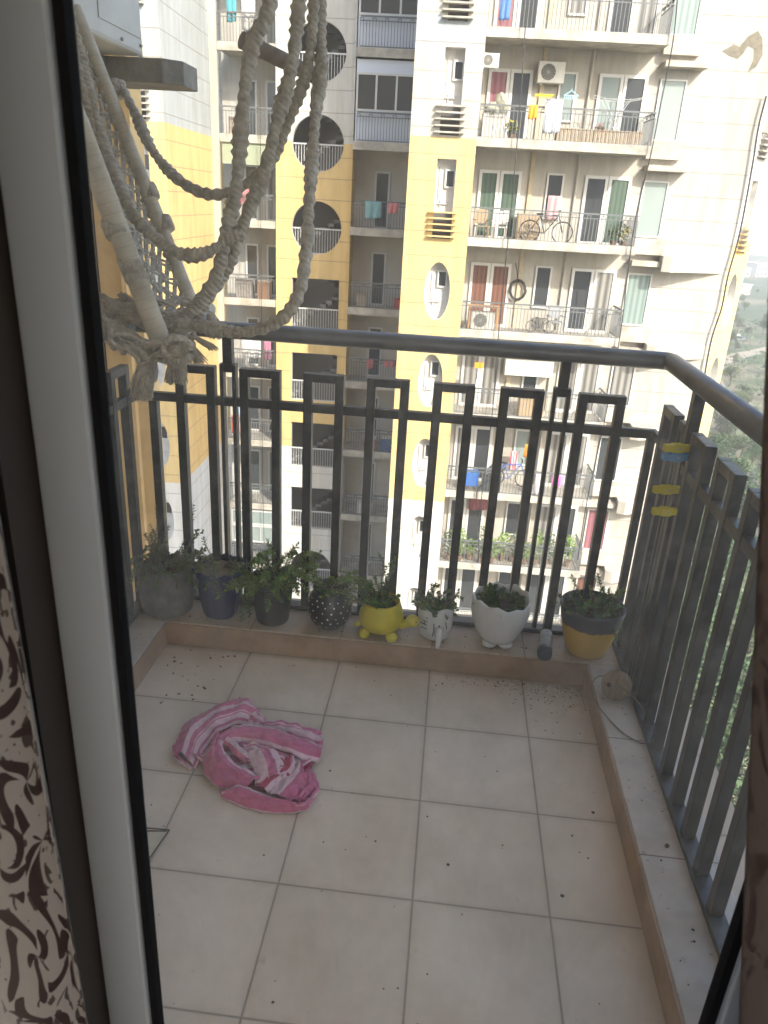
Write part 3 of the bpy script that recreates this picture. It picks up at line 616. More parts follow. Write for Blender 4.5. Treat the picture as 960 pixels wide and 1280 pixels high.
for px, py in [(905, 640), (925, 690), (880, 720), (912, 760), (940, 800), (875, 800), (895, 850), (930, 880), (868, 900), (910, 950), (885, 1000), (915, 1050), (850, 860), (935, 980), (900, 700), (945, 640), (860, 780), (890, 930), (930, 1050), (820, 900), (870, 660), (918, 600), (900, 560), (945, 560)]: spots.append((px, py, rr.choice([0, 1, 0]), rr.uniform(4.5, 8)))
for i in range(58):
    px = rr.uniform(880, 1010); py = rr.choice([rr.uniform(330, 400), rr.uniform(400, 560), rr.uniform(400, 640)]); spots.append((px, py, rr.choice([1, 2, 2]), rr.uniform(3, 5.5)))
for i in range(8): spots.append((rr.uniform(560, 860), rr.uniform(1000, 1100), 0, 6))
for kind in range(3):
    t = thing('tree', KL[kind], 'tree', (0, 0, GZ), 0, ['trees on the ground below', 'trees on the ground below', 'trees on the scrubland'][kind])
    branchmesh(1, kind).build('trunk', barkm, t); crownmesh(1, kind+5).build('crown', crm[kind], t, fix=False); protos.append([t, False])
for px, py, kd, h in spots:
    g = atZ(px, py, GZ+h*.6)
    if g.y < 6 and abs(g.x) < 6: continue
    loc = Vector((g.x, g.y, GZ)); 
    if protos[kd][1]: t = dupe(protos[kd][0])
    else: t = protos[kd][0]; protos[kd][1] = True
    t.location = loc; t.scale = (h*rr.uniform(.9, 1.25), h*rr.uniform(.9, 1.25), h); t.rotation_euler.z = rr.uniform(0, 6)
# undergrowth as one mass
m = MB()
for i in range(26000):
    if i % 2: x = rr.uniform(6, 60); y = rr.uniform(0, 90)
    else: x = rr.uniform(12, 150); y = rr.uniform(40, 330)
    if math.sin(x*.35+2)*math.sin(y*.28)+rr.gauss(0, .35) < -.1: continue
    l = rr.uniform(.15, .45)*(1 if i % 2 else 1.9); c = Vector((x, y, GZ+rr.uniform(.05, 1.1)*(1 if i % 2 else 1.5))); a = Vector((rr.gauss(0, 1), rr.gauss(0, 1), rr.gauss(0, .6))).normalized(); b = a.orthogonal().normalized()
    m.add([c-a*l, c+b*l*.5, c+a*l, c-b*l*.5], [(0, 1, 2, 3)])
tag(m.build('scrub_bushes', leafm[1], fix=False), 'low green scrub and bushes covering the ground below', 'undergrowth', kind='stuff')
# rubble boundary wall below
m = MB()
for i in range(60):
    y = 10+i*.9; m.box(15.6+rr.uniform(-.15, .15)+i*.03, 16.3+i*.03, y, y+.85, GZ, GZ+rr.uniform(1.2, 1.8))
tag(m.build('boundary_wall', mat('rubble', (.34, .33, .31), .95, var=.5, vscale=3, bump=.5, bscale=6)), 'broken grey rubble boundary wall on the ground below the right railing', 'wall')
# far low buildings and cars
for i, (px, py, w_, h, lab) in enumerate([(938, 318, 34, 16, 'long pale far building right of the tower end, nearest the horizon'), (918, 345, 14, 6, 'low white far shed right of the tower end'), (948, 345, 18, 9, 'cream far house beside the low white shed'), (925, 368, 10, 5, 'small grey far hut below the white shed')]):
    g = atZ(px, py, GZ); t = thing('far_building', lab, 'building', g, .3*i, 'low buildings on the scrubland')
    s_ = w_*(g.y/1100 if i == 0 else g.y/700)+6
    MB().box(-s_/2, s_/2, -s_/4, s_/4, 0, h).build('wall', m_('far_wall', (.62, .58, .52), .9), t)
    MB().box(-s_/2-.5, s_/2+.5, -s_/4-.5, s_/4+.5, h, h+.6).build('roof', m_('far_roof', (.5, .46, .42), .9), t)
    for j in range(5):
        x = -s_/2+s_*(j+.5)/5
        for zz in range(max(1, int(h/4))): MB().box(x-s_*.05, x+s_*.05, -s_/4-.08, -s_/4+.05, 1+zz*3.6, 3+zz*3.6).build('window', glassd, t)
for i, (px, py, c, lab) in enumerate([(917, 421, (.7, .7, .7), 'white car parked on the scrubland beyond the handrail'), (925, 426, (.15, .16, .18), 'dark car parked beside the white one on the scrubland')]):
    g = atZ(px, py, GZ); t = thing('parked_car', lab, 'car', g, .4+i*.5)
    MB().box(-2.1, 2.1, -.85, .85, .35, .95).build('body', mat('car_paint', c, .3), t, bevel=.15); MB().box(-1.2, 1.1, -.75, .75, .951, 1.5).build('cabin', glassd, t, bevel=.2)
    for x in (-1.3, 1.3):
        for y in (-.8, .8): wm_ = MB().lathe([(.33, -.1), (.33, .1)], n=16); wm_.v = [Vector((p.x+x, p.z+y, p.y+.34)) for p in wm_.v]; wm_.build('wheel', m_('tyre', (.03, .03, .03), .8), t)
# =================================================================== BALCONY
YB, XR, XL, HL, YR, XRR, HM, HT, HP = .319, .551, -.979, .095, .509, .681, .887, 1.131, 1.007
XLR = XL-.13
s = NB('floor_tiles'); P_ = s.n('ShaderNodeNewGeometry').outputs['Position']; o = s.xyz(P_)
jit = s.n('ShaderNodeTexNoise'); jit.inputs['Scale'].default_value = 5; s.nt.links.new(P_, jit.inputs[0])
def dist(v):      # distance to the nearest joint, metres
    f = s.math('FRACT', s.math('ADD', s.math('DIVIDE', v, T), 40.5)); return s.math('MULTIPLY', s.math('ABSOLUTE', s.math('SUBTRACT', f, .5)), T)
dx = dist(o[0]); dy = dist(o[1]); dm = s.math('MINIMUM', dx, dy)
joint = s.ramp(dm, [(.0012/1, (1, 1, 1)), (.0023/1, (0, 0, 0))])
halo = s.math('MULTIPLY', s.math('SUBTRACT', 1., s.math('DIVIDE', dm, .022, clamp=True), clamp=True), s.noise(14, P_, 5))
cell_ = s.n('ShaderNodeTexWhiteNoise'); cv = s.n('ShaderNodeCombineXYZ'); s.nt.links.new(s.math('FLOOR', s.math('DIVIDE', o[0], T)), cv.inputs[0]); s.nt.links.new(s.math('FLOOR', s.math('DIVIDE', o[1], T)), cv.inputs[1]); s.nt.links.new(cv.outputs[0], cell_.inputs['Vector'])
base = s.ramp(cell_.outputs['Value'], [(0, (.66, .565, .455)), (1, (.70, .60, .49))])
dirt = s.ramp(s.noise(2.6, P_, 9, .68), [(.34, (.72, .68, .61)), (.62, (1, 1, 1))]); base = s.mix(.75, base, dirt, 'MULTIPLY')
spot = s.ramp(s.noise(17, P_, 3, .5), [(.70, (1, 1, 1)), (.76, (.74, .68, .60))]); base = s.mix(.7, base, spot, 'MULTIPLY')
# earthy dirt gathered near the pots and kerb corner
ey = s.math('SUBTRACT', 1., s.math('DIVIDE', s.math('SUBTRACT', YB, o[1]), .16), clamp=True); ex = s.math('DIVIDE', s.math('SUBTRACT', o[0], .0), .5, clamp=True)
base = s.mix(s.math('MULTIPLY', s.math('MULTIPLY', ey, ex), s.math('MULTIPLY', s.noise(30, P_, 6, .7), .9)), base, (.22, .16, .11))
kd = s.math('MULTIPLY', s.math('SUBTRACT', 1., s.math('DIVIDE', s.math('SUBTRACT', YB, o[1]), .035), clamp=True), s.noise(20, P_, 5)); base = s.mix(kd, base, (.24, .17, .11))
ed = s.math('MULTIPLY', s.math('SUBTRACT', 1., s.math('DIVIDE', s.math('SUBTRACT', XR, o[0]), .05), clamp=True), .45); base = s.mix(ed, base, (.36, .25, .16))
base = s.mix(s.math('MULTIPLY', halo, .45), base, (.35, .26, .18)); base = s.mix(s.math('MULTIPLY', joint, .68), base, (.10, .07, .05))
rg = s.ramp(s.noise(6, P_, 5), [(.3, (.42, .42, .42)), (.7, (.62, .62, .62))]); s.bump(s.math('SUBTRACT', 1., joint), .35, .002); floorm = s.out(base, rg)
def kerbmat(name, col, ax):
    s = NB(name); P_ = s.n('ShaderNodeNewGeometry').outputs['Position']; o = s.xyz(P_); c = s.ramp(s.noise(5, P_, 8, .65), [(.32, tuple(x*.72 for x in col)), (.62, col)])
    f = s.math('ABSOLUTE', s.math('SUBTRACT', s.math('FRACT', s.math('ADD', s.math('DIVIDE', o[ax], T*(1 if ax == 0 else 1.35)), 40.5+(.0 if ax == 0 else .18))), .5)); j = s.math('LESS_THAN', f, .0045)
    c = s.mix(s.math('MULTIPLY', j, .8), c, (.14, .09, .06)); sp = s.ramp(s.noise(38, P_, 3), [(.66, (1, 1, 1)), (.72, (.6, .55, .48))]); c = s.mix(.8, c, sp, 'MULTIPLY')
    s.bump(s.noise(60, P_, 3), .08, .002); return s.out(c, .55)
kb, ks_ = kerbmat('kerb_stone_back', (.50, .40, .30), 0), kerbmat('kerb_stone_side', (.50, .45, .39), 1)
kf = mat('kerb_brown_face', (.36, .24, .155), .6, var=.3, vscale=9)
mb = MB(); mb.box(-1.25, .90, -1.30, .62, -.16, 0); struct(mb.build('floor', floorm))
# kerb: back, right and left ledges of the balcony
mb = MB(); mb.box(XLR-.07, XRR+.07, YB, YR+.07, .002, HL)
k1 = tag(mb.build('back_kerb', kb, bevel=.004), 'low beige stone kerb along the back of the balcony carrying the pots', 'kerb')
mb = MB(); mb.box(XR, XRR+.07, -1.25, YB-.001, .002, HL-.001); tag(mb.build('side_kerb', ks_, bevel=.004), 'low stone kerb along the right side with brown inner face', 'kerb')
mb = MB(); mb.box(XR-.006, XR-.0005, -1.25, YB-.002, .003, HL-.004); o_ = mb.build('brown_skirting', kf, bpy.data.objects['side_kerb'], org=(0, 0, 0)); 
o_.parent = bpy.data.objects['side_kerb']
mb = MB(); mb.box(XL+.001, XR-.007, YB-.006, YB-.0005, .003, HL-.004); mb.build('brown_skirting', kf, k1)
mb = MB(); mb.box(XLR-.07, XL, -1.25, YB-.001, .002, HL-.001); k3 = tag(mb.build('side_kerb', ks_, bevel=.004), 'low stone kerb along the left side running towards the door frame', 'kerb')
mb = MB(); mb.box(XL+.0005, XL+.006, -1.25, YB-.008, .003, HL-.004); mb.build('brown_skirting', kf, k3)
# pale drain tile
mb = MB(); mb.add([(-.79, -.555, .003), (-.652, -.548, .003), (-.662, -.66, .003), (-.80, -.67, .003)], [(0, 1, 2, 3)]); t_ = mb.build('drain_tile', mat('drain_tile_yellow', (.60, .53, .39), .5, var=.2)); tag(t_, 'small yellowish tile piece set in the floor beside the door frame', 'tile')
mb = MB(); mb.bar((-.80, -.548, .0045), (-.648, -.541, .0045), .003, .002); mb.bar((-.80, -.568, .0045), (-.652, -.545, .0045), .003, .002); mb.bar((-.648, -.541, .0045), (-.668, -.665, .0045), .003, .002); mb.build('joint_line', mat('grout_dark', (.12, .09, .06), .9), t_)
# ---- railing
s = NB('railing_paint'); c = s.ramp(s.noise(20, None, 5), [(.35, (.026, .028, .029)), (.7, (.048, .051, .053))]); dd = s.ramp(s.noise(5, None, 6, .7), [(.50, (0, 0, 0)), (.75, (1, 1, 1))]); c = s.mix(s.math('MULTIPLY', dd, .35), c, (.24, .23, .21)); railm = s.out(c, .42); s.bump(s.noise(90), .08, .001)
pipem = mat('handrail_paint', (.13, .135, .14), .3, var=.3, vscale=14, spec=1.)
rl = thing('balcony_railing', 'dark grey steel balcony railing of square bars with a round pipe handrail', 'railing', (0, YR, HL))
RO = (0, YR, HL)
def rpart(mb, name, m=railm, **k): return mb.build(name, m, rl, org=RO, **k)
BW, BD = .030, .030
# handrail pipe with mitred corners
def bend(a, b, c, r=.03): return [b+(a-b).normalized()*r, b+(a-b).normalized()*r*.3+(c-b).normalized()*r*.3, b+(c-b).normalized()*r]
A = Vector((XLR, -1.2, HT)); B = Vector((XLR, YR, HT)); C_ = Vector((XRR, YR, HT)); D_ = Vector((XRR, -1.2, HT))
rpart(MB().tube([A]+bend(A, B, C_)+bend(B, C_, D_)+[D_], .0285, 24), 'handrail', pipem, smooth=True)
mr = MB(); mr.box(XLR, XRR, YR-.013, YR+.013, HM-.015, HM+.015); rpart(mr, 'mid_rail', bevel=.002)
mr = MB(); mr.box(XRR-.013, XRR+.013, -1.2, YR-.014, HM-.015, HM+.015); rpart(mr, 'mid_rail', bevel=.002)
mr = MB(); mr.box(XLR-.013, XLR+.013, -1.2, YR-.014, HM-.015, HM+.015); rpart(mr, 'mid_rail', bevel=.002)
mr = MB(); mr.box(XLR-.02, XRR+.02, YR-.022, YR+.022, HL+.001, HL+.018); rpart(mr, 'bottom_rail', bevel=.002)
for x in (XRR, XLR): mr = MB(); mr.box(x-.022, x+.022, -1.2, YR-.023, HL+.001, HL+.018); rpart(mr, 'bottom_rail', bevel=.002)
def pi_frame(a, b, axis, c, w_=BW, top=HP, name='bar_frame'):
    """two bars joined by a top piece; axis 0 = along X at Y=c, axis 1 = along Y at X=c"""
    m = MB()
    def bx(p0, p1, z0, z1, d=BD if axis else .034):
        if axis == 0: m.box(p0, p1, c-d/2, c+d/2, z0, z1)
        else: m.box(c-d/2, c+d/2, p0, p1, z0, z1)
    bx(a-w_/2, a+w_/2, HL+.018, top); bx(b-w_/2, b+w_/2, HL+.018, top); bx(a+w_/2, b-w_/2, top-.028, top-.0005); return rpart(m, name, bevel=.002)
for a, b in ((-.718, -.607), (-.496, -.387), (-.279, -.166), (-.055, .053), (.168, .282), (.425, .548)): pi_frame(a, b, 0, YR)
pi_frame(-.945, -.835, 0, YR)
for a, b in ((-.795, -.752), (.332, .376)): pi_frame(a, b, 0, YR, .013, HP+.012, 'panel_joint')
m = MB(); m.box(.655, .680, YR-BD/2, YR+BD/2, HL+.018, HM-.016); rpart(m, 'bar', bevel=.002)
m = MB(); m.box(-1.06, -1.03, YR-BD/2, YR+BD/2, HL+.018, HM-.016); rpart(m, 'bar', bevel=.002)
for x in (-.773, .354): m = MB(); m.box(x-.016, x+.016, YR-.016, YR+.016, HP+.013, HT-.02); rpart(m, 'handrail_post')
for y in (.165, -.86): m = MB(); m.box(XRR-.016, XRR+.016, y-.016, y+.016, HL+.018, HT-.02); rpart(m, 'handrail_post', bevel=.002)
for y in (.24, -.8): m = MB(); m.box(XLR-.016, XLR+.016, y-.016, y+.016, HL+.018, HT-.02); rpart(m, 'handrail_post', bevel=.002)
ys = [(.31, .42), (.20, .235) , (-.01, .10), (-.235, -.125), (-.46, -.35), (-.685, -.575), (-1.02, -.91)]
for a, b in ys: pi_frame(a, b, 1, XRR, w_=BW if b-a > .05 else .02)
for a, b in [(.31, .42), (.06, .17), (-.16, -.05), (-.38, -.27), (-.6, -.49), (-.95, -.84)]: pi_frame(a, b, 1, XLR)
# clothes pegs on the corner bar
def peg(px, py, m, label):
    p = atX(px, py, XRR-.045); t = thing('clothes_peg', label, 'clothes peg', p, radians(12), 'clothes pegs clipped on the corner bars')
    for sgn in (-1, 1):
        q_ = MB(); q_.box(-.042, .040, sgn*.005-.004, sgn*.005+.004, -.010+.0*sgn, .010); q_.box(-.020, .012, sgn*.009-.002, sgn*.009+.002, -.0125, .0125)
        q_.build('jaw', m, t, bevel=.0025)
    MB().tube([(0, -.012, 0), (0, .012, 0)], .0035, 8).build('spring', m_('bracket_grey', (.4, .4, .4), .5), t)
yp, bp_ = mat('peg_yellow', (.62, .50, .01), .4), mat('peg_blue', (.10, .27, .48), .4)
peg(848, 560, yp, 'yellow clothes peg, topmost of three on the corner bar'); peg(846, 571, bp_, 'blue clothes peg just under the topmost yellow one')
peg(834, 612, yp, 'yellow clothes peg, middle one of three on the corner bar'); peg(833, 639, yp, 'yellow clothes peg, lowest of three on the corner bar')
# ---- plants in pots
soilm = mat('soil', (.075, .052, .036), .95, var=.5, vscale=40, bump=.8, bscale=60)
jl = [mat('jade_leaf', (.18, .28, .06), .38, var=.4, vscale=30), mat('jade_leaf_dark', (.12, .20, .055), .4, var=.4, vscale=30), mat('grey_leaf', (.13, .17, .08), .5, var=.3, vscale=30)]
for m__ in jl: m__.node_tree.nodes['Principled BSDF'].inputs['Transmission Weight'].default_value = .0; m__.node_tree.nodes['Principled BSDF'].inputs['Subsurface Weight'].default_value = .25; m__.node_tree.nodes['Principled BSDF'].inputs['Subsurface Radius'].default_value = (.004, .006, .002)
stemm = mat('plant_stem', (.16, .09, .055), .8)
def leaf(m, p, d, up, l, w_):
    d = d.normalized(); x = d.cross(up); x = x.normalized() if x.length > .01 else d.orthogonal().normalized(); n = x.cross(d)
    a = p; b = p+d*l*.35+x*w_*.42+n*.12*l; c = p+d*l*.75+x*w_*.42+n*.14*l; e = p+d*l; f = p+d*l*.75-x*w_*.42+n*.14*l; g = p+d*l*.35-x*w_*.42+n*.12*l; k = p+d*l*.55-n*.03*l
    m.add([a, b, c, e, f, g, k], [(0, 1, 6), (1, 2, 6), (2, 3, 6), (3, 4, 6), (4, 5, 6), (5, 0, 6)])
def plant(parent, z0, R_, n, hgt, spread, ls, lm, seed, droop=0, lean=(0, 0), dens=1.):
    n = int(n*1.45) if n > 1 else n; ls *= .86
    r = random.Random(seed); st = MB(); lf = MB()
    for i in range(n):
        a = r.uniform(0, 2*pi); q_ = R_*math.sqrt(r.random())*.8; p = Vector((cos(a)*q_, sin(a)*q_, z0)); h = hgt*r.uniform(.45, 1.1)
        d = Vector((cos(a)*spread*r.uniform(.3, 1.2)+lean[0], sin(a)*spread*r.uniform(.3, 1.2)+lean[1], 1)).normalized(); pts = [p.copy()]; k = 7
        for j in range(k):
            d = (d+Vector((r.gauss(0, .16), r.gauss(0, .16), -droop*(j/k)))).normalized(); p = p+d*(h/k); pts.append(p.copy())
        st.tube(pts, [.0026*(1-.75*j/k) for j in range(k+1)], 5)
        fp = catmull(pts, 3)
        for j in range(3, len(fp)):
            if r.random() > dens: continue
            dd = (fp[j]-fp[j-1]).normalized(); o1 = dd.orthogonal().normalized(); o1.rotate(Matrix.Rotation(j*1.45+r.random(), 3, dd)); l = ls*r.uniform(.7, 1.25)
            for sg in (1, -1): leaf(lf, fp[j], o1*sg+dd*.5, dd, l, l*.8)
        leaf(lf, fp[-1], d, d.orthogonal(), ls, ls*.7)
    if n: st.build('stems', stemm, parent, smooth=True); lf.build('foliage', lm, parent, fix=False)
def pot(label, px, py, X_=None, Yc=.415, z=HL+.001, name='potted_plant', rz=0, cat='potted plant', grp='potted plants along the balcony kerb'):
    p = atY(px, py, Yc); return thing(name, label, cat, (p.x if X_ is None else X_, Yc, z), rz, grp)
def soil(t, r, z, seed=1):
    r_ = random.Random(seed); m = MB(); m.lathe([(r, -.004), (r*.8, .003), (r*.45, .008), (0, .010)], n=30, fr=lambda i, a, q_, zz: (q_, z+zz+r_.uniform(-.003, .003)), caps=False); m.build('soil', soilm, t, smooth=True)
# 1 grey concrete pot with trailing foliage
greyc = mat('grey_concrete_pot', (.20, .195, .19), .9, var=.35, vscale=18, bump=.4, bscale=50)
t = pot('rough grey round pot with trailing small leaved plant, leftmost on the kerb', 198, 745, X_=-1.0, Yc=.405)
MB().lathe([(.075, 0), (.092, .012), (.100, .06), (.100, .12), (.098, .165), (.092, .185), (.084, .186), (.082, .16), (0, .155)]).build('pot', greyc, t, smooth=True)
soil(t, .08, .165); plant(t, .165, .09, 34, .15, 1.3, .013, jl[1], 3, droop=.9); plant(t, .165, .06, 9, .22, .5, .014, jl[2], 4)
# 2 blue fluted pot
bluem = mat('blue_glaze', (.012, .018, .085), .3, var=.3, vscale=20)
t = pot('dark blue fluted square pot with dry earth and one tall sprig', 285, 740, X_=-.80, Yc=.42)
def sq(i, a, r, z): k = 1/max(abs(cos(a)), abs(sin(a))); return r*(.80+.20*min(k, 1.3)), z
MB().lathe([(.058, 0), (.062, .01), (.070, .05), (.082, .12), (.090, .17), (.098, .185), (.098, .196), (.088, .197), (.083, .17), (0, .165)], fr=lambda i, a, r, z: (sq(i, a, r, z)[0]*(1+.018*cos(12*a)), z+(.004*cos(12*a) if i > 5 else 0)), n=96).build('pot', bluem, t, smooth=True)
MB().lathe([(.084, 0), (.06, .006), (0, .01)], caps=False, fr=lambda i, a, r, z: (sq(i, a, r, z)[0]*.98, z+.176)).build('soil', mat('dry_soil', (.26, .19, .12), .95, var=.4, vscale=40, bump=.6), t, smooth=True)
plant(t, .17, .03, 1, .24, .1, .012, jl[1], 9); plant(t, .17, .07, 6, .10, 1.4, .013, jl[1], 10, droop=.9, lean=(-1, -.2)); plant(t, .18, .05, 5, .22, 1.2, .013, jl[1], 11, droop=1.6, lean=(1.0, -.8))
# 3 dark nursery pot
nurs = mat('nursery_plastic', (.035, .038, .042), .45, var=.3, vscale=10)
t = pot('plain dark plastic nursery pot with leafy succulent between blue and polka dot pots', 336, 755, X_=-.60, Yc=.41)
MB().lathe([(.058, 0), (.060, .004), (.078, .15), (.088, .152), (.089, .166), (.084, .167), (.078, .15), (.076, .14), (0, .136)]).build('pot', nurs, t, smooth=True)
soil(t, .076, .142); plant(t, .14, .07, 26, .17, 1.3, .019, jl[0], 14, droop=.55); plant(t, .14, .05, 12, .17, 1.6, .017, jl[1], 15, droop=1.3, lean=(-1.1, -.6)); plant(t, .14, .04, 6, .20, .7, .018, jl[0], 16, lean=(.9, 0))
# 4 black polka dot pot
t = pot('black round pot with white polka dots', 412, 755, X_=-.385, Yc=.41)
blk = mat('black_ceramic', (.018, .019, .022), .35, var=.3, vscale=10)
prof = [(.040, 0), (.052, .006), (.072, .030), (.083, .065), (.083, .090), (.074, .122), (.060, .142), (.058, .148), (.064, .158), (.060, .160), (.054, .148), (.05, .14), (0, .138)]
MB().lathe(prof, n=48).build('pot', blk, t, smooth=True)
def surf(z):
    for (r1, z1), (r2, z2) in zip(prof[:8], prof[1:8]):
        if z1 <= z <= z2: return r1+(r2-r1)*(z-z1)/(z2-z1), Vector((z2-z1, 0, -(r2-r1))).normalized()
m = MB()
for j, z in enumerate((.025, .045, .066, .088, .108, .125)):
    for i in range(16):
        a = (i+.5*(j % 2))*pi/8+rr.uniform(-.06, .06); r_, nn = surf(z+rr.uniform(-.003, .003)); n3 = Vector((nn.x*cos(a), nn.x*sin(a), nn.z)); c = Vector((r_*cos(a), r_*sin(a), z))+n3*.0012; e1 = Vector((-sin(a), cos(a), 0)); e2 = n3.cross(e1); q_ = rr.uniform(.0024, .0036)
        m.add([c+e1*q_*cos(k*pi/5)+e2*q_*sin(k*pi/5) for k in range(10)], [tuple(range(10))])
m.build('polka_dots', mat('white_dot', (.72, .72, .70), .5), t)
soil(t, .052, .145); plant(t, .143, .045, 16, .05, 1.5, .013, jl[0], 20, droop=.3); plant(t, .143, .035, 8, .16, 1.2, .014, jl[0], 21, lean=(1.4, .1), droop=.3)
# 5 yellow turtle planter
t = pot('yellow turtle shaped planter with head pointing right', 478, 780, X_=-.192, Yc=.385)
ym = mat('turtle_yellow', (.62, .52, .05), .38, var=.15, vscale=12); S1 = MB().lathe([(.045, .022), (.066, .03), (.080, .055), (.082, .075), (.076, .10), (.068, .125), (.066, .135), (.061, .136), (.062, .12), (0, .112)])
S1.build('bowl', ym, t, smooth=True)
h = MB(); h.tube([(.065, -.02, .05), (.095, -.03, .065), (.108, -.034, .078)], [.020, .015, .016], 12); h.ball((.116, -.036, .082), .024, 18, (1.1, 1, .95)); hd = h.build('head', ym, t, smooth=True, sub=1)
for sg in (-1, 1): MB().ball((.128, -.036+sg*.017, .088), .0035).build('eye', blk, hd, smooth=True)
for x, y in ((-.055, -.045), (.045, -.055), (.05, .05), (-.055, .05)): MB().ball((x, y, .018), .020, 14, (1.1, 1.1, .95)).build('foot', ym, t, smooth=True)
m = MB(); m.tube([(-.07, 0, .035), (-.092, -.005, .026), (-.1, -.006, .02)], [.012, .007, .002], 8); m.build('tail', ym, t, smooth=True)
soil(t, .062, .118); plant(t, .118, .05, 10, .06, 1.2, .014, jl[1], 24); plant(t, .118, .04, 9, .20, 1.1, .015, jl[0], 25, lean=(-.9, .3), droop=.2); plant(t, .118, .04, 6, .17, .8, .013, jl[1], 26, lean=(.6, .1))
# 6 small white cat planter with black stripes
t = pot('small white animal shaped planter with black stripes', 543, 778, X_=.005, Yc=.40, rz=-.25)
wm2 = mat('white_ceramic', (.66, .65, .62), .32, var=.12, vscale=9)
MB().lathe([(.040, 0), (.050, .01), (.058, .05), (.062, .09), (.060, .12), (.056, .124), (.055, .105), (0, .10)], fr=lambda i, a, r, z: (r*(1+.06*cos(2*a)), z+(.018*max(0, cos(a-3.9))**6+.016*max(0, cos(a-5.5))**6 if i in (4, 5) else 0)), n=48).build('bowl', wm2, t, smooth=True)
m = MB(); m.tube([(.028, -.052, .062), (.034, -.070, .045), (.036, -.078, .022), (.034, -.080, .004)], [.018, .013, .009, .008], 12); m.build('trunk_snout', wm2, t, smooth=True)
m = MB()
for j in range(4): m.tube([(-.052+.004*j, -.030-.006*j, .095-.014*j), (-.035+.003*j, -.046-.004*j, .099-.014*j), (-.015, -.058, .098-.014*j)], .0014, 5)
m.tube([(.01, -.061, .085), (.012, -.063, .06), (.01, -.062, .035)], .0016, 5); m.tube([(.048, -.04, .09), (.052, -.036, .06)], .0016, 5)
m.build('black_stripes', blk, t)
for x in (-.025, .03): MB().ball((x, -.058, .078), .003).build('eye', blk, t, smooth=True)
soil(t, .054, .112); plant(t, .108, .045, 12, .08, 1.1, .014, jl[0], 30); plant(t, .108, .04, 7, .10, 1.4, .013, jl[1], 31, lean=(1.0, 0), droop=.5); plant(t, .108, .03, 6, .10, 1.2, .013, jl[1], 32, lean=(-1.0, 0))
# 7 big white scalloped planter
t = pot('large white scalloped tulip shaped planter on three feet', 622, 780, X_=.232, Yc=.405)
def scal(i, a, r, z):
    k = abs(sin(4.5*a)); r2 = r*(1+.016*k*(min(i, 7)/6 if i < 9 else .9)); 
    if i in (6, 7, 8): z += .012*(1-abs(((a/(2*pi)*9) % 1)*2-1))-.006+.006*sin(a*2)
    return r2, z
MB().lathe([(.045, .018), (.062, .022), (.078, .045), (.094, .085), (.103, .125), (.105, .155), (.103, .178), (.101, .184), (.096, .183), (.094, .16), (.088, .145), (0, .142)], n=112, fr=scal).build('bowl', mat('white_glaze', (.70, .685, .65), .25, var=.1, vscale=9), t, smooth=True)
for a in (-2.2, -.9, 1.57): MB().ball((cos(a)*.048, sin(a)*.048, .013), .022, 14, (1.2, 1.2, .62)).build('foot', wm2, t, smooth=True)
soil(t, .092, .148); plant(t, .146, .085, 34, .055, 1.2, .014, jl[1], 35, droop=.3)
# 8 small tube lying on the kerb
t = thing('glue_tube', 'small grey tube with dark cap lying between the white planter and yellow pot', 'tube', (.405, .385, HL+.001), radians(-8))
m = MB(); m.tube([(0, y, .024) for y in (-.045, -.04, .03, .06)], [.023, .024, .024, .023], 20); m.build('body', mat('tube_print', (.42, .41, .39), .5, var=.5, vscale=60), t, smooth=True)
m = MB(); m.tube([(0, y, .024) for y in (-.085, -.082, -.05, -.046)], [.020, .0255, .0265, .022], 20); m.build('cap', m_('cap_dark', (.06, .07, .085), .4), t, smooth=True)
# 9 yellow pot with dark painted rim
s = NB('yellow_pot_dark_rim'); o = s.xyz(); zz_ = s.math('ADD', o[2], s.math('MULTIPLY', s.noise(34, None, 4, .7), .03)); c = s.mix(s.math('GREATER_THAN', zz_, .137), (.56, .33, .035), (.055, .055, .065)); ypm = s.out(c, .42)
t = pot('large mustard yellow pot with dark rim band and spindly plant in the right corner', 743, 795, X_=.553, Yc=.405)
MB().lathe([(.064, 0), (.070, .004), (.088, .06), (.103, .12), (.110, .16), (.114, .178), (.113, .186), (.106, .187), (.104, .175), (.100, .155), (0, .150)], n=56).build('pot', ypm, t, smooth=True)
soil(t, .10, .160); plant(t, .155, .05, 7, .13, .9, .016, jl[0], 40, dens=.8); plant(t, .155, .08, 7, .10, 1.2, .014, jl[1], 41, lean=(-.7, .2), dens=.7); plant(t, .155, .05, 9, .15, 1.2, .013, jl[1], 42, lean=(1.1, -.2), droop=1.2)
m = MB(); m.tube([(-.02, -.02, .155), (-.01, -.015, .20), (.0, -.01, .23)], [.008, .006, .004], 7); m.build('woody_stem', stemm, t, smooth=True)
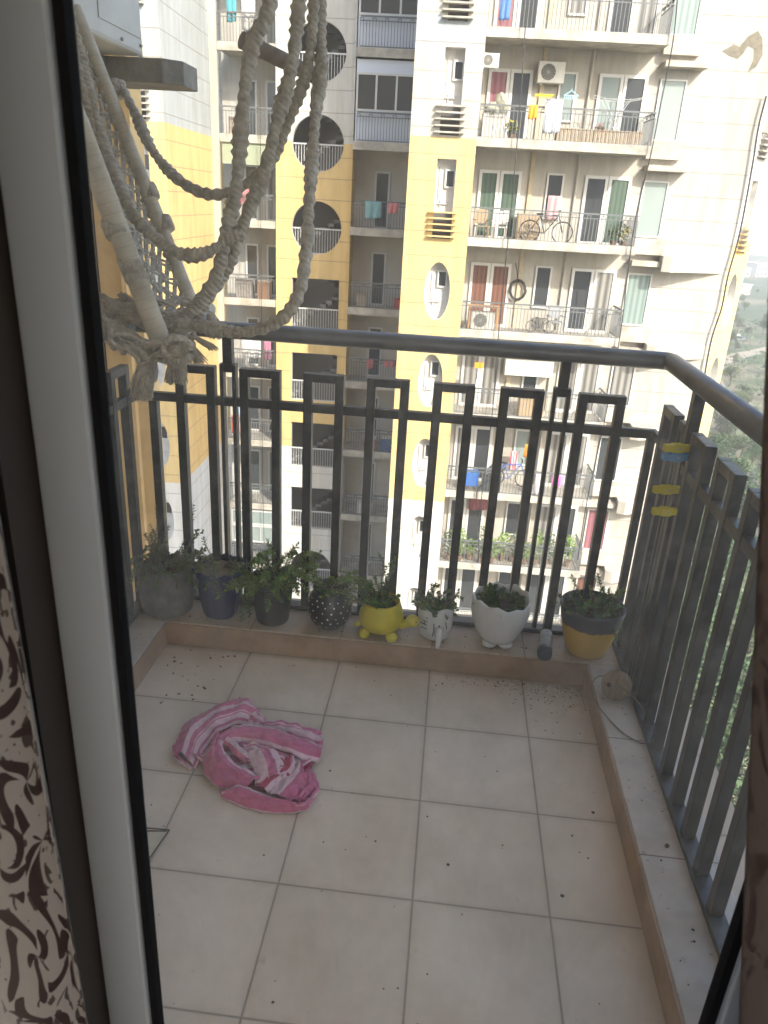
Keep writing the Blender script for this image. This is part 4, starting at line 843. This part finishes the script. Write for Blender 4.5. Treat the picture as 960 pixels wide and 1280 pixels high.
# dry coconut husk ball with wire
t = thing('coconut', 'dry brown coconut sitting on the right kerb by the railing', 'coconut', (.605, .125, HL+.05))
s = NB('coconut_husk'); mp = s.n('ShaderNodeMapping'); s.nt.links.new(s.tc.outputs['Object'], mp.inputs[0]); mp.inputs['Scale'].default_value = (1, 1, .15)
c = s.ramp(s.noise(60, mp.outputs[0], 6, .7), [(.3, (.17, .12, .075)), (.6, (.27, .205, .13)), (.75, (.34, .27, .18))]); s.bump(s.noise(50, mp.outputs[0], 5), .3, .002); cm = s.out(c, .9)
m = MB(); m.ball((0, 0, 0), .050, 22, (1, .95, 1.02), .015); m.build('husk', cm, t, smooth=True, sub=1)
m = MB(); m.ball((-.033, -.030, .018), .008, 8); m.build('eye_spot', soilm, t, smooth=True)
m = MB(); p0 = Vector((XRR-.025, -.04, .14)); pts = [p0, (.66, .0, .155), (.62, .06, .17), (.565, .14, .165), (.535, .15, .13), (.535, .11, HL+.006), (.56, .02, HL+.004), (.60, -.06, HL+.004), (.645, -.10, HL+.006), (XRR-.02, -.11, HL+.02)]
w_ = m.tube(catmull(pts, 7), .0022, 6).build('bent_wire', mat('brown_wire', (.16, .12, .09), .5), None, org=(.6, .03, HL), smooth=True); tag(w_, 'thin bent wire looping round the coconut and out to the railing bars', 'wire')
# loose soil crumbs and leaf litter
m = MB(); r_ = random.Random(11)
def crumb(x, y, z, q_): m.ball((x, y, z+q_*.3), q_, 6, (r_.uniform(.7, 1.5), r_.uniform(.7, 1.4), .5), .25)
for i in range(330): crumb(min(.535, r_.gauss(.43, .07)), YB-.02-abs(r_.gauss(0, .075)), 0, r_.uniform(.0006, .0026)*r_.choice([1, .6]))
for i in range(110): crumb(r_.uniform(.05, .5), YB-.02-abs(r_.gauss(0, .03)), 0, r_.uniform(.0006, .0024))
for i in range(80): crumb(r_.uniform(-.9, .52), r_.uniform(-1.0, .3), 0, r_.uniform(.0008, .0026))
for i in range(26): crumb(r_.uniform(-.95, -.6), r_.uniform(0, .3), 0, r_.uniform(.002, .005))
for i in range(70): crumb(r_.uniform(-1.0, .6), r_.uniform(YB+.01, YB+.1), HL, r_.uniform(.0012, .003))
for i in range(30): crumb(r_.uniform(XR+.01, XRR-.03), r_.uniform(-.9, .2), HL, r_.uniform(.0008, .0026))
for px, py, q_ in ((534, 1021, .004), (560, 1081, .006), (715, 1045, .006), (735, 1073, .005), (703, 1120, .006), (341, 1253, .005), (545, 857, .006), (553, 855, .006), (741, 1016, .007), (165, 880, .008), (201, 879, .006)): g = atZ(px, py, 0); crumb(g.x, g.y, 0, q_*.62)
g = atZ(834, 1058, HL); crumb(g.x, g.y, HL, .006)
tag(m.build('soil_crumbs', mat('crumb_dark', (.075, .055, .04), .95)), 'dark crumbs of soil and leaf litter scattered over the tiles', 'debris', kind='stuff')
# ---- crumpled towel
s = NB('striped_towel'); uv = s.n('ShaderNodeUVMap').outputs[0]; o = s.xyz(uv)
PK, DP, WH = (.50, .13, .24), (.36, .02, .08), (.62, .42, .47)
c = s.ramp(o[1], [(0, WH), (.045, PK), (.27, WH), (.36, PK), (.46, WH), (.475, PK), (.49, WH), (.56, PK), (.60, WH), (.64, DP), (.78, WH), (.86, PK), (.93, PK), (.97, WH)], 'CONSTANT')
n_ = s.ramp(s.noise(70, None, 4), [(.3, (.8, .8, .8)), (.7, (1.1, 1.1, 1.1))]); c = s.mix(.8, c, n_, 'MULTIPLY'); s.bump(s.noise(420, None, 2), .5, .003); s.b.inputs['Sheen Weight'].default_value = .3; tm = s.out(c, .97)
m = MB(); tr = random.Random(5)
def tz(x, y): return (160+x*.3125, 840+y*.3125)
def ribbon(A_, B_, zA, zB, bul, v0, v1, nseg=9, nc=12, wr=.004, ph_=0.):
    """a fold of cloth between two edges (zoomed pixel pairs), heights zA / zB, arched by bul"""
    def edge(E, zs): return catmull([atZ(*tz(x, y), z) for (x, y), z in zip(E, zs)], nseg)
    a = edge(A_, zA); b = edge(B_, zB); n = len(a); vs = []; uv_ = []
    for i in range(n):
        for j in range(nc+1):
            t = j/nc; p = a[i].lerp(b[i], t); u_ = i/(n-1)
            p.z += bul*sin(pi*t)+wr*sin(t*19+ph_+u_*4)*sin(pi*min(1, t*1.0))+wr*.7*sin(u_*23+t*5+ph_); p.z = max(p.z, .003)
            vs.append(p); uv_.append((u_, v0+(v1-v0)*t))
    m.add(vs, [(i*(nc+1)+j, i*(nc+1)+j+1, (i+1)*(nc+1)+j+1, (i+1)*(nc+1)+j) for i in range(n-1) for j in range(nc)], uv_)
# base lump so no floor shows between the folds
ribbon([(230, 330), (340, 300), (470, 260), (620, 240), (740, 290)], [(300, 380), (400, 500), (520, 530), (640, 530), (730, 420)], [.004, .01, .012, .01, .004], [.004]*5, .022, .1, .9)
ribbon([(178, 330), (215, 225), (320, 150), (465, 98), (500, 130)], [(275, 388), (318, 300), (380, 235), (455, 215), (530, 225)], [.006, .012, .02, .05, .03], [.004, .012, .03, .03, .02], .026, .04, .66, wr=.005)
ribbon([(180, 345), (178, 300), (200, 262)], [(278, 392), (225, 380), (190, 350)], [.02, .02, .018], [.003, .003, .003], .01, .05, .34)
ribbon([(465, 98), (495, 120), (530, 160), (560, 205)], [(455, 205), (480, 212), (510, 220), (540, 222)], [.055, .045, .04, .03], [.02, .03, .03, .02], .014, .40, .64)
ribbon([(545, 205), (610, 192), (690, 210), (775, 235)], [(560, 250), (640, 262), (710, 285), (775, 305)], [.03, .03, .024, .012], [.025, .03, .026, .02], .014, .36, .62, wr=.005)
ribbon([(352, 262), (420, 218), (530, 212), (650, 245), (782, 300)], [(368, 290), (460, 278), (590, 308), (680, 342), (765, 368)], [.05, .056, .056, .05, .03], [.04, .044, .044, .036, .006], .016, .84, 1.0, wr=.003)
ribbon([(782, 262), (778, 300), (765, 345)], [(742, 372), (735, 350), (700, 340)], [.02, .02, .018], [.004, .004, .02], .008, .1, .32)
ribbon([(352, 262), (312, 330), (302, 400), (370, 465), (470, 468)], [(372, 270), (385, 320), (430, 370), (500, 405), (540, 438)], [.05, .03, .018, .012, .02], [.045, .05, .05, .045, .03], .020, .28, .0, wr=.005)
ribbon([(385, 285), (425, 330), (470, 370)], [(400, 262), (450, 305), (500, 352)], [.045, .04, .03], [.05, .045, .035], .008, .40, .58)
ribbon([(440, 292), (500, 268), (580, 300), (660, 345)], [(480, 330), (540, 350), (600, 375), (650, 400)], [.04, .042, .042, .035], [.032, .036, .036, .034], .012, .36, .62, wr=.005)
ribbon([(475, 330), (500, 390), (510, 460)], [(610, 325), (640, 380), (650, 420)], [.04, .036, .026], [.042, .042, .034], .02, .50, .66, wr=.003)
ribbon([(500, 460), (540, 420), (600, 370), (640, 335)], [(560, 485), (620, 430), (665, 395), (665, 345)], [.026, .034, .042, .046], [.028, .036, .042, .044], .014, .64, .83, wr=.003)
ribbon([(560, 490), (610, 430), (660, 385), (685, 350)], [(650, 520), (700, 470), (715, 425), (700, 380)], [.026, .034, .04, .04], [.024, .03, .034, .034], .012, .80, .93, wr=.003)
ribbon([(640, 520), (690, 470), (710, 425), (705, 390)], [(700, 540), (745, 500), (765, 455), (740, 400)], [.024, .03, .032, .028], [.006, .008, .01, .012], .014, .86, .96, wr=.003)
ribbon([(375, 490), (430, 452), (520, 475), (640, 515), (700, 530), (760, 470)], [(372, 500), (440, 535), (520, 560), (640, 568), (715, 552), (768, 480)], [.02, .036, .036, .034, .03, .02], [.004, .003, .003, .003, .003, .008], .014, .0, .29, wr=.003)
tw_ = m.build('towel', tm, None, org=atZ(310, 960, 0), smooth=True, fix=False); tag(tw_, 'crumpled pink striped towel lying on the tiled floor', 'towel')
sm = tw_.modifiers.new('s', 'SOLIDIFY'); sm.thickness = .004; sm.offset = -1; sm = tw_.modifiers.new('d', 'SUBSURF'); sm.levels = 1; sm.render_levels = 1
tex = bpy.data.textures.new('wr', 'CLOUDS'); tex.noise_scale = .026; d_ = tw_.modifiers.new('w', 'DISPLACE'); d_.texture = tex; d_.strength = .015; d_.mid_level = .5; d_.texture_coords = 'LOCAL'
# =================================================================== HANGING SWING
ropem = NB('cotton_rope'); s = ropem; o = s.xyz(s.n('ShaderNodeUVMap').outputs[0])
tws = s.math('SINE', s.math('ADD', s.math('MULTIPLY', o[0], 460), s.math('MULTIPLY', o[1], 4*pi))); f = s.math('ADD', s.math('MULTIPLY', tws, .5), .5)
c = s.ramp(s.noise(45, None, 5), [(.3, (.34, .30, .24)), (.7, (.60, .55, .46))]); s.bump(s.math('ADD', f, s.math('MULTIPLY', s.noise(260), .8)), .7, .004); ropem = s.out(c, .95)
fibm = mat('rope_fibre', (.52, .46, .37), .95, var=.35, vscale=60, bump=.6, bscale=200)
wrapm = NB('wrapped_pole'); s = wrapm; o = s.xyz(s.n('ShaderNodeUVMap').outputs[0]); f = s.math('FRACT', s.math('MULTIPLY', o[0], 38)); c = s.ramp(s.noise(12, None, 6), [(.3, (.42, .37, .29)), (.65, (.62, .56, .45))])
c = s.mix(s.math('MULTIPLY', s.math('LESS_THAN', f, .05), .35), c, (.2, .16, .11)); s.bump(s.math('ADD', f, s.noise(40)), .25, .002); wrapm = s.out(c, .8)
SW = atD(215, 440, 2.15); sw = thing('hanging_swing', 'cream macrame rope swing seat with wrapped pole frame hanging at the left of the balcony', 'swing', SW)
def spart(mb, name, m, parent=sw, **k): return mb.build(name, m, parent, org=SW, **k)
def path(pts, n=10): return catmull([atD(x, y, d) for x, y, d in pts], n)
def rope(pts, r=.015, name='rope', knots=.0):
    """knotted macrame cord: bulging rings of half hitches"""
    c = path(pts, 12); L_ = 0; out = [c[0]]; step = .0055
    for a, b in zip(c, c[1:]):
        n = max(1, int((b-a).length/step)); out += [a.lerp(b, (i+1)/n) for i in range(n)]
    rnd = random.Random(len(out)); phs = rnd.uniform(0, 6); rs = []
    for i in range(len(out)): rs.append(r*(1+.15*sin(i*1.55+phs)+.10*sin(i*.17+phs)+rnd.uniform(-.05, .05)))
    rs = [q_*1.1 for q_ in rs]
    mb = MB().tube(out, rs, 10, vr=lambda i, k: 1+.10*sin(i*.22+k*2*pi/10*2+phs)); return spart(mb, name, ropem, smooth=True)
rope([(350, -160, 1.80), (338, 0, 1.82), (316, 55, 1.85), (303, 140, 1.9), (297, 220, 1.93), (284, 290, 1.97), (268, 350, 2.02), (240, 388, 2.08), (215, 402, 2.12)], .0165)
rope([(385, -160, 1.86), (374, 0, 1.9), (365, 80, 1.93), (347, 150, 1.95), (330, 215, 1.98), (306, 275, 2.0), (290, 320, 2.02), (272, 352, 2.06), (244, 396, 2.12)], .0165)
rope([(396, -160, 1.92), (392, 0, 1.96), (386, 75, 1.98), (366, 140, 2.0), (335, 205, 2.04), (300, 235, 2.08), (262, 243, 2.12), (225, 226, 2.16), (192, 190, 2.2), (168, 140, 2.24), (150, 104, 2.26)], .0135)
rope([(406, -160, 2.0), (400, 0, 2.0), (402, 80, 1.98), (396, 130, 1.98), (390, 200, 1.96), (386, 260, 1.94), (383, 310, 1.92), (374, 365, 1.92), (350, 400, 1.93), (305, 415, 1.97), (250, 408, 2.03), (205, 402, 2.1)], .0145)
rope([(300, 290, 1.97), (276, 306, 1.97), (252, 318, 1.97), (225, 317, 1.98), (196, 298, 1.99), (168, 270, 2.0), (146, 222, 2.0), (124, 165, 1.98), (112, 120, 1.96), (92, 40, 1.94), (80, -20, 1.92)], .0145)
rope([(130, 262, 2.02), (118, 190, 1.98), (105, 120, 1.95), (88, 50, 1.92)], .013)
def pole(a, b, r, name='frame_pole', m=None):
    A_, B_ = atD(*a), atD(*b); n = 40; pts = [A_.lerp(B_, i/n) for i in range(n+1)]; rnd = random.Random(int(a[0])); rs = [r*(1+rnd.uniform(-.03, .03)) for _ in pts]
    return spart(MB().tube(pts, rs, 18), name, m or wrapm, smooth=True)
pole((84, 120, 1.75), (203, 432, 2.02), .027); pole((92, 10, 2.15), (243, 388, 2.42), .022)
pole((302, 50, 1.98), (400, 98, 2.14), .021, 'spreader_bar', mat('spreader_wood', (.24, .20, .16), .7, var=.4, vscale=25))
pole((196, 440, 2.0), (262, 386, 2.42), .020)
for x, y, d, r in ((144, 112, 2.26, .0245), (188, 240, 2.31, .0235), (143, 285, 1.88, .0285), (163, 330, 1.92, .0285), (168, 342, 1.93, .0285), (207, 280, 2.34, .0235)):
    c = atD(x, y, d); dv = (atD(x+4, y+10, d)-c).normalized()
    spart(MB().tube([c-dv*.022, c-dv*.01, c, c+dv*.01, c+dv*.022], [r*.96, r*1.04, r, r*1.04, r*.96], 16), 'pole_binding', fibm, smooth=True)
# net between the poles: a slack diamond mesh of double cords
net = MB(); PA = lambda t: atD(84+119*t, 120+312*t, 1.78+.25*t); PB = lambda t: atD(92+151*t, 10+378*t, 2.15+.27*t)
def NP(s_, t): p = PA(t).lerp(PB(t), s_); p.z -= .04*sin(pi*s_); p.x -= .05*sin(pi*s_); p.y += .05*sin(pi*s_); return p
nr = random.Random(2)
for i in range(-7, 17):
    for sg in (1, -1):
        for off in (0, .016):
            pts = []
            for j in range(13):
                s_ = j/12; t = ((i if sg > 0 else i+7)/16)+(s_ if sg > 0 else -s_)*.42+off+.006*sin(s_*30+i)
                if .03 < t < .985: pts.append(NP(s_, t))
            if len(pts) > 2: net.tube(pts, .0040, 6)
for i in range(0, 22):
    for j in range(1, 12, 2):
        t = (i+.5)/22; 
        if .05 < t < .97: net.ball(NP(j/12, t), .010, 8, jit=.2)
spart(net, 'net', ropem, smooth=True)
# bunched rope along the lower edge, knots and tassels
def lump(pts, r, n=10, seed=1, nm='rope_bundle'):
    c = path(pts, 8); rnd = random.Random(seed); m = MB()
    for k in range(n):
        o_ = Vector((rnd.uniform(-1, 1), rnd.uniform(-1, 1), rnd.uniform(-1, 1)))*r*.75; ph_ = rnd.uniform(0, 6)
        m.tube([p+o_*.8+Vector((sin(i*.55+ph_), cos(i*.5+ph_), sin(i*.7+ph_)))*r*.42 for i, p in enumerate(c)], r*.30, 7)
    return spart(m, nm, fibm, smooth=True)
lump([(88, 372, 2.0), (120, 385, 2.02), (160, 395, 2.06), (205, 405, 2.08), (246, 398, 2.14)], .030, 14, 1)
lump([(95, 398, 1.95), (130, 412, 1.97), (165, 432, 1.99), (205, 438, 2.0), (232, 428, 2.04)], .030, 16, 2)
lump([(140, 425, 1.95), (175, 445, 1.97), (205, 448, 1.98), (228, 440, 2.0)], .016, 8, 3)
lump([(206, 412, 2.1), (236, 404, 2.12), (258, 396, 2.16), (268, 408, 2.16)], .020, 10, 4)
lump([(150, 372, 2.1), (190, 382, 2.14), (225, 378, 2.2), (256, 382, 2.24)], .016, 8, 6)
spart(MB().ball(atD(222, 437, 1.96), .026, 18, (1.1, 1, .9), .05), 'knot', fibm, smooth=True); c = atD(222, 437, 1.94)
spart(MB().tube([c+Vector((.036*cos(a*.5), 0.004*sin(a), .030*sin(a*.5))) for a in range(13)], .010, 8), 'knot', ropem, smooth=True)
def tassel(px, py, d, dx_, ln, r, n=90, seed=1):
    rnd = random.Random(seed); c = atD(px, py, d); m = MB()
    for i in range(n):
        a = rnd.uniform(0, 6.28); q_ = r*math.sqrt(rnd.random()); e = Vector((cos(a)*q_, sin(a)*q_, 0)); l = ln*rnd.uniform(.75, 1.05)
        m.tube([c+e*.35, c+e*.9+Vector((dx_*.3, 0, -l*.35)), c+e*1.15+Vector((dx_*.75, 0, -l*.7)), c+e*1.1+Vector((dx_+rnd.uniform(-.01, .01), 0, -l))], [.0022, .0024, .0022, .0012], 4)
    m.tube([c+Vector((0, 0, .012)), c-Vector((0, 0, .01))], r*.55, 10)
    return spart(m, 'tassel', fibm)
tassel(182, 448, 1.98, -.018, .11, .026, 220, 1); tassel(222, 440, 1.99, -.008, .085, .024, 160, 2); tassel(236, 430, 2.0, .02, .05, .02, 60, 3); tassel(262, 398, 2.12, .012, .055, .016, 60, 4)
tassel(243, 420, 2.0, .05, .035, .01, 30, 5)
m = MB(); 
for i in range(5): m.ball(atD(232+5*i, 408-3*i, 2.14), .018, 10, jit=.15)
m.ball(atD(192, 462, 2.03), .014, 10, (1, .6, 2.6), .1); spart(m, 'white_rag', mat('white_rag', (.62, .62, .63), .9, var=.15, vscale=30), smooth=True)
# =================================================================== OWN BUILDING, AC, NEAR WALL
s = NB('own_wall_render'); P_ = s.n('ShaderNodeNewGeometry').outputs['Position']; c = s.ramp(s.noise(2.2, P_, 8, .7), [(.3, (.58, .40, .19)), (.65, (.72, .51, .25))]); s.bump(s.noise(60, P_, 5), .5, .02); ownm = s.out(c, .95)
inm = mat('room_wall_paint', (.62, .58, .52), .9, var=.1)
ob = thing('apartment_block', 'ochre rendered corner of the block the balcony belongs to, at the far left', 'building', (-4.5, 8, GZ))
def op(mb, name, m, **k): return mb.build(name, m, ob, org=(-4.5, 8, GZ), **k)
DY = -1.35; DXL, DXR, DZ = -.41, .475, 2.15
m = MB(); m.box(-9, -4.2, 8.0, 8.4, GZ, 20); m.box(-9.3, -9, -4, 8.4, GZ, 20); op(m, 'wall', ownm)
m = MB(); m.box(-9, DXL, DY, DY+.12, -.16, 20); m.box(DXR, 14.2, DY, DY+.12, GZ, 20); m.box(DXL, DXR, DY, DY+.12, DZ, 20); m.box(-9, DXR, DY, DY+.12, GZ, -.161); op(m, 'front_wall', mat('own_front_paint', (.70, .70, .69), .9, var=.1))
m = MB(); m.box(-9, 14.2, -9, DY-.001, 10, 20.2); m.box(13.9, 14.2, -9, DY-.001, GZ, 10); op(m, 'upper_floors', ownm)
m = MB(); m.box(-1.25, .9, DY+.121, .62, 2.78, 2.92); op(m, 'balcony_ceiling', inm)
m = MB(); m.box(-4.42, -4.36, 7.9, 7.999, GZ, 20); op(m, 'downpipe', ownm)
m = MB(); m.tube([(-4.75, 7.95, z) for z in range(-12, 12, 2)], .012, 6); op(m, 'wall_cable', m_('black_cable', (.03, .03, .035), .6))
# the room behind the door
m = MB(); m.box(-2.4, 2.2, -4.6, DY-.02, -.10, -.001); struct(m.build('room_floor', mat('room_floor', (.30, .24, .19), .5)))
m = MB(); m.box(-2.4, 2.2, -4.6, DY-.02, 2.6, 2.7); struct(m.build('ceiling', inm))
m = MB(); m.box(-2.5, -2.4, -4.6, DY-.02, 0, .3); m.box(-2.5, -2.4, -4.6, -4.2, .3, 2.6); m.box(-2.5, -2.4, -1.8, DY-.02, .3, 2.6); m.box(2.2, 2.3, -4.6, DY-.02, 0, 2.6); m.box(-2.5, 2.3, -4.7, -4.6, 0, .8); m.box(-2.5, 2.3, -4.7, -4.6, 2.35, 2.6); m.box(-2.5, -1.9, -4.7, -4.6, .8, 2.35); m.box(1.9, 2.3, -4.7, -4.6, .8, 2.35); m.box(-2.4, DXL, DY-.019, DY-.001, 0, 2.6); m.box(DXR, 2.2, DY-.019, DY-.001, 0, 2.6); m.box(DXL, DXR, DY-.019, DY-.001, DZ, 2.6); struct(m.build('room_walls', inm))  # unseen left and rear window openings, added to brighten the room and door frame
# AC on its concrete beam
t = thing('air_conditioner', 'white outdoor air conditioner on a concrete beam at the top left, beside the swing', 'air conditioner', (-1.33, .52, 1.975))
acm = mat('ac_casing', (.56, .55, .52), .5, var=.12, vscale=6)
MB().box(-.16, .16, -.42, .40, 0, .58).build('casing', acm, t, bevel=.012)
g = MB(); 
for i in range(16): g.box(.161, .168, -.35+.0*i, .02, .14+.024*i, .148+.024*i)
g.box(.161, .172, -.37, -.355, .11, .53); g.box(.161, .172, .02, .035, .11, .53); g.box(.161, .172, -.37, .035, .10, .112); g.build('grille', mat('ac_grey', (.36, .36, .35), .5), t)
g = MB(); g.box(.1605, .1635, .06, .38, .05, .56); g.build('service_panel', acm, t, bevel=.002)
g = MB(); g.ball((.163, .22, .022), .006); g.ball((.163, .375, .03), .006); g.build('screw', m_('bracket_grey', (.4, .4, .4), .5), t)
concm = mat('beam_concrete', (.27, .255, .22), .9, var=.35, vscale=8, bump=.3)
m = MB(); m.prism([(-3.2, .90), (-1.10, .90), (-1.04, .95), (-1.04, 1.10), (-3.2, 1.10)], 1.895, 1.972); m.prism([(-3.2, .12), (-1.18, .12), (-1.18, .28), (-3.2, .28)], 1.90, 1.972); m.box(-3.2, -1.3, .281, .899, 1.93, 1.972)
tag(m.build('concrete_beam', concm, None, org=(-2, 1, 1.9), bevel=.004), 'stubby grey concrete bracket beam carrying the near air conditioner', 'beam')
m = MB(); m.box(-3.3, -3.2, -1.2, 1.6, 0, 6); op(m, 'side_wall', ownm)
# =================================================================== DOOR, CURTAINS
dr = thing('sliding_door', 'white framed sliding glass door with black gasket seen from inside the room', 'door', (0, DY, 0))
def dp(mb, name, m, parent=dr, **k): return mb.build(name, m, parent, org=(0, DY, 0), **k)
alum = mat('aluminium_frame', (.27, .295, .32), .5, var=.06, vscale=3); blkr = mat('black_gasket', (.006, .006, .007), .9, spec=.1); brown = mat('brown_frame', (.028, .020, .016), .6)
m = MB(); m.box(-.388, -.334, DY-.02, DY+.005, .06, 2.1); m.box(.357, .42, DY-.02, DY+.005, .06, 2.1); m.box(-.334, .357, DY-.018, DY+.028, 2.04, 2.1); m.box(-.334, .357, DY-.018, DY+.028, .0, .06); dp(m, 'frame', alum, bevel=.003)
m = MB(); m.box(-.3335, -.3245, DY-.012, DY+.004, .061, 2.039); m.box(.3465, .3565, DY-.012, DY+.004, .061, 2.039); dp(m, 'gasket', blkr)
m = MB(); m.box(-.46, -.3895, DY-.07, DY+.02, 0, 2.14); m.box(.4215, .474, DY-.07, DY+.02, 0, 2.14); dp(m, 'jamb', brown)
s = NB('dusty_glass'); nt = s.nt; P_ = s.n('ShaderNodeNewGeometry').outputs['Position']; mp = s.n('ShaderNodeMapping'); nt.links.new(P_, mp.inputs[0]); mp.inputs['Scale'].default_value = (6, 1, 2.2); mp.inputs['Rotation'].default_value = (0, .5, 0)
f = s.ramp(s.noise(1.6, mp.outputs[0], 7, .7, 1.2), [(.38, (.0, .0, .0)), (.8, (1, 1, 1))]); sp = s.ramp(s.noise(150, P_, 2, .5), [(.69, (0, 0, 0)), (.75, (1, 1, 1))])
zz3 = s.ramp(s.xyz(P_)[2], [(0, (.25, .25, .25)), (1, (1, 1, 1))]); fac = s.math('ADD', s.math('MULTIPLY', f, .075), .028); fac = s.math('ADD', fac, s.math('MULTIPLY', s.math('MULTIPLY', sp, f), .12))
tr_ = s.n('ShaderNodeBsdfTransparent'); tr_.inputs[0].default_value = (.97, .98, .98, 1); df = s.n('ShaderNodeBsdfTranslucent'); df.inputs[0].default_value = (.8, .78, .74, 1); df2 = s.n('ShaderNodeBsdfDiffuse'); df2.inputs[0].default_value = (.8, .78, .74, 1)
ad = s.n('ShaderNodeAddShader'); nt.links.new(df.outputs[0], ad.inputs[0]); nt.links.new(df2.outputs[0], ad.inputs[1])
mx = s.n('ShaderNodeMixShader'); nt.links.new(fac, mx.inputs[0]); nt.links.new(tr_.outputs[0], mx.inputs[1]); nt.links.new(df.outputs[0], mx.inputs[2]); nt.links.new(mx.outputs[0], nt.nodes['Material Output'].inputs[0])
m = MB(); m.box(-.3235, .3455, DY-.001, DY+.003, .062, 2.038); dp(m, 'glass_pane', s.m)
# curtains with brown damask scrolls on cream
def damask(name, cream, br):
    s = NB(name); uv = s.n('ShaderNodeUVMap').outputs[0]
    sc = s.n('ShaderNodeMapping'); s.nt.links.new(uv, sc.inputs[0]); sc.inputs['Scale'].default_value = (9, 8.5, 1)
    wn = s.n('ShaderNodeTexNoise'); wn.inputs['Scale'].default_value = .9; wn.inputs['Detail'].default_value = 1; s.nt.links.new(sc.outputs[0], wn.inputs[0])
    va = s.n('ShaderNodeVectorMath', operation='MULTIPLY_ADD'); s.nt.links.new(wn.outputs['Color'], va.inputs[0]); va.inputs[1].default_value = (1.0, 1.0, 0); s.nt.links.new(sc.outputs[0], va.inputs[2])
    vo = s.n('ShaderNodeTexVoronoi', feature='F1'); vo.inputs['Scale'].default_value = 1.0; vo.inputs['Randomness'].default_value = .55; s.nt.links.new(va.outputs[0], vo.inputs['Vector'])
    sub_ = s.n('ShaderNodeVectorMath', operation='SUBTRACT'); s.nt.links.new(va.outputs[0], sub_.inputs[0]); s.nt.links.new(vo.outputs['Position'], sub_.inputs[1]); o = s.xyz(sub_.outputs[0])
    ang = s.math('ARCTAN2', o[1], o[0]); d = vo.outputs['Distance']
    sp = s.math('SINE', s.math('ADD', s.math('MULTIPLY', d, 17), s.math('MULTIPLY', ang, 2)))     # scroll arms
    pet = s.math('SINE', s.math('ADD', s.math('MULTIPLY', ang, 7), s.math('MULTIPLY', d, 22)))
    a = s.math('GREATER_THAN', s.math('ADD', sp, s.math('MULTIPLY', pet, .75)), .28); g2 = s.math('GREATER_THAN', s.math('ADD', s.noise(3.2, sc.outputs[0], 2, .5, 1.5), s.math('MULTIPLY', a, .08)), .62)
    msk = s.math('MULTIPLY', a, s.math('LESS_THAN', d, .62)); msk = s.math('MAXIMUM', msk, s.math('MULTIPLY', g2, .9))
    c = s.mix(msk, cream, br); s.bump(s.noise(500, None, 2), .2, .001); return s.out(c, s.math('SUBTRACT', .9, s.math('MULTIPLY', msk, .35)))
curm = damask('damask_curtain', (.20, .185, .17), (.015, .006, .006)); curm2 = damask('damask_curtain_shaded', (.06, .043, .036), (.02, .009, .008))  # second copy is darkened: the right curtain's shade is put into its colours
def curtain(label, top, bot, fold, nfold, cm_=None, ztop=2.45, zbot=.05, seed=0):
    """top/bot: function s->(x, y) footprint at head and hem; folds run down"""
    m = MB(); nx, nz = 150, 60; vs = []; uv = []
    for j in range(nz+1):
        t = j/nz; z = ztop+(zbot-ztop)*t
        for i in range(nx+1):
            s_ = i/nx; x0, y0 = top(s_); x1, y1 = bot(s_); x = x0+(x1-x0)*t; y = y0+(y1-y0)*t
            y += fold*sin(s_*nfold*2*pi+seed+.5*sin(t*3))+fold*.3*sin(s_*nfold*5.1+t*4); x += fold*.45*cos(s_*nfold*2*pi+seed)
            vs.append((x, y, z)); uv.append((s_*1.6, t*2.4))
    m.add(vs, [(j*(nx+1)+i, j*(nx+1)+i+1, (j+1)*(nx+1)+i+1, (j+1)*(nx+1)+i) for j in range(nz) for i in range(nx)], uv)
    o = m.build('curtain', cm_ or curm, None, org=vs[len(vs)//2], smooth=True, fix=False); tag(o, label, 'curtain'); s_ = o.modifiers.new('s', 'SOLIDIFY'); s_.thickness = .0015; return o
curtain('cream curtain with dark brown damask scrolls at the lower left', lambda s: (-.80+.405*s, -1.50), lambda s: (-.66+.33*s, -1.50), .030, 4.0, seed=1.5)
curtain('damask curtain along the right edge of the doorway, shade painted into its colour', lambda s: (.01+.62*s, -1.45), lambda s: (.485+.30*s, -1.45), .016, 4.5, curm2, seed=2.2)

# ---- pale air over the distance
hz = NB('haze_air'); hz.nt.nodes.remove(hz.b); pv = hz.nt.nodes.new('ShaderNodeVolumePrincipled'); pv.inputs['Color'].default_value = (.92, .94, .97, 1); pv.inputs['Density'].default_value = .0007; pv.inputs['Anisotropy'].default_value = .2
hz.nt.links.new(pv.outputs[0], hz.nt.nodes['Material Output'].inputs['Volume'])
mb = MB(); mb.box(-4100, 4100, -1600, 7100, GZ-1, 32); o_ = mb.build('haze', hz.m); o_['kind'] = 'stuff'; o_['label'] = 'pale haze fading the far scrubland and buildings'; o_['category'] = 'haze'
SC.cycles.volume_bounces = 1
